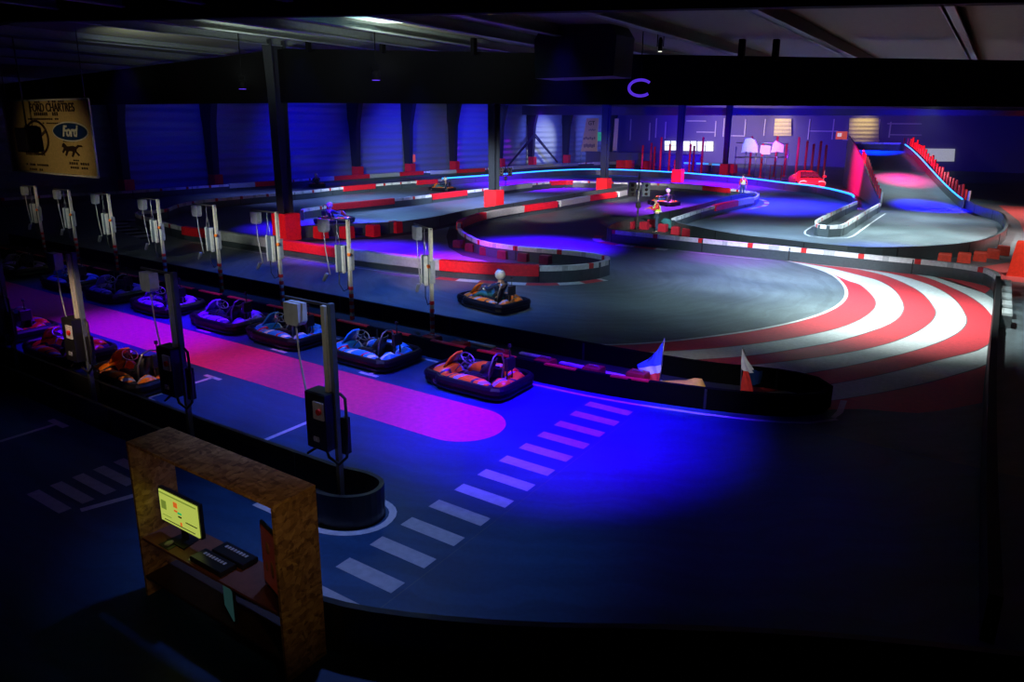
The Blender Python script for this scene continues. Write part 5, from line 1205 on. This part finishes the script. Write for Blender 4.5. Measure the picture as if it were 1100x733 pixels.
spot(-12.5, 7.2, 6.4, (.7, .9, 1), 450, 1.5, -15.0, 12.0, tz=.6, blend=1)
spot(-11.6, 3.0, 5.0, (1, .66, .42), 1100, 1.4, -15.2, 8.0, tz=.5, blend=1)
spot(-3.5, 9.0, 5.4, (1, .98, .9), 950, 1.7, -4.9, 14.3, tz=.5, blend=1)
spot(-22, 15.4, 3.2, (1, .62, .70), 1300, 2.6, -24.5, 20.7, tz=.9, blend=1)
spot(-15, 15.6, 3.0, (1, .62, .70), 1300, 2.6, -17.0, 20.8, tz=.4, blend=1)
spot(-24, 16.0, 3.4, (1, .5, .6), 1400, 1.6, -28.6, 23.1, tz=.8, blend=1)
spot(-22, 29.0, 3.4, (1, .85, .9), 6500, 5, -28.0, 41.0, tz=1.0, blend=1)
spot(-20, 30.0, 3.4, (1, .85, .9), 9000, 6, -25.5, 46, tz=.6, blend=1)
spot(-20, 44.0, 3.6, (1, .85, .9), 12000, 5, -27.7, 56, tz=.8, blend=1)
spot(-21, 62.0, 4, (1, .3, .6), 9000, 4, -27.5, 72.5, tz=.8, blend=1)
spot(-36, 30.0, 3.6, (.8, .95, 1), 16000, 6, -44, 46, tz=.5, blend=1)
spot(-24, 33.0, 3.6, (.8, .95, 1), 12000, 6, -33, 44, tz=.5, blend=1)
spot(-11, 28.0, 5.0, (1, 1, .9), 5500, 2.4, -15.0, 36.6, tz=1.0, blend=1)
spot(-14, 49.0, 5.5, (1, 1, .9), 8000, 2.6, -17.5, 61, tz=1.0, blend=1)
for cy in (56, 72.5, 87.5): spot(-19, cy-11, 4.5, (.0, .0, 1), 26000, 4.5, -27.7, cy, tz=5.2, blend=1)  # added blue spots tinting the far columns
for cx in (-22, -8): spot(cx, 76, 6.2, (.02, .0, 1), 7000, 9, cx, 88, tz=7.4, blend=1)
spot(-17, 43.0, 5.0, (1, 1, .95), 3500, 1.5, -20.2, 50.3, tz=.7, blend=1)
spot(-6, 66, 7.3, (.6, .78, .85), 3500, 8, blend=1)
spot(-6, 24.0, 3.6, (.9, 1, 1), 3500, 6, -7.0, 32.3, tz=.4, blend=1)
spot(-6, 30.0, 4.0, (.9, 1, 1), 6500, 6, -8.0, 42, tz=.4, blend=1)
spot(.5, 30.5, 5.5, (1, .95, .9), 800, 2.5, -.3, 36, tz=.3, blend=1)
spot(2.6, 31.5, 6.5, (1, .7, .65), 2500, 3.0, 2.0, 34, blend=1)
spot(.6, 22, 6, (1, .9, .8), 260, 1.0, 1.0, 33.4, tz=.8, blend=1)
spot(-1.6, 2.6, 3.4, (1, .70, .28), 45, 1.3, -5.2, 4.15, tz=1.5, blend=1)
# added warm desk fill, dim light on the banner, added upward roof fill
spot(-3.3, 1.0, 4.3, (1, .62, .26), 75, 1.7, -6.3, 4.1, tz=2.1, blend=1)
spot(-28, 5.0, 3.6, (1, .78, .40), 900, 3.4, -34.3, 16, tz=4.2, blend=1)
for x, P in ((-30, 700), (-23, 1500), (-16, 1500)):
    spot(x, 17.0, 6.9, (.85, .95, .72), P, 6.5, x-1, 19.5, tz=9.2, blend=1)
spot(-20, 15.5, 8.0, (.04, .02, 1), 200, 5, -20, 22.9, tz=8.6)

w = bpy.data.worlds.new('world'); S.world = w; w.use_nodes = True
w.node_tree.nodes['Background'].inputs[0].default_value = (.01, .015, .05, 1); w.node_tree.nodes['Background'].inputs[1].default_value = .02
_v = w.node_tree.nodes.new('ShaderNodeVolumeScatter'); _v.inputs['Color'].default_value = (.8, .8, 1, 1); _v.inputs['Density'].default_value = .00015; _v.inputs['Anisotropy'].default_value = .2
w.node_tree.links.new(_v.outputs[0], w.node_tree.nodes['World Output'].inputs['Volume'])
S.view_settings.view_transform = 'Standard'; S.view_settings.look = 'None'; S.view_settings.exposure = 0; S.view_settings.gamma = 1
S.view_settings.use_curve_mapping = False
S.cycles.use_denoising = True; S.cycles.sample_clamp_indirect = 3; S.cycles.max_bounces = 5; S.cycles.use_light_tree = True
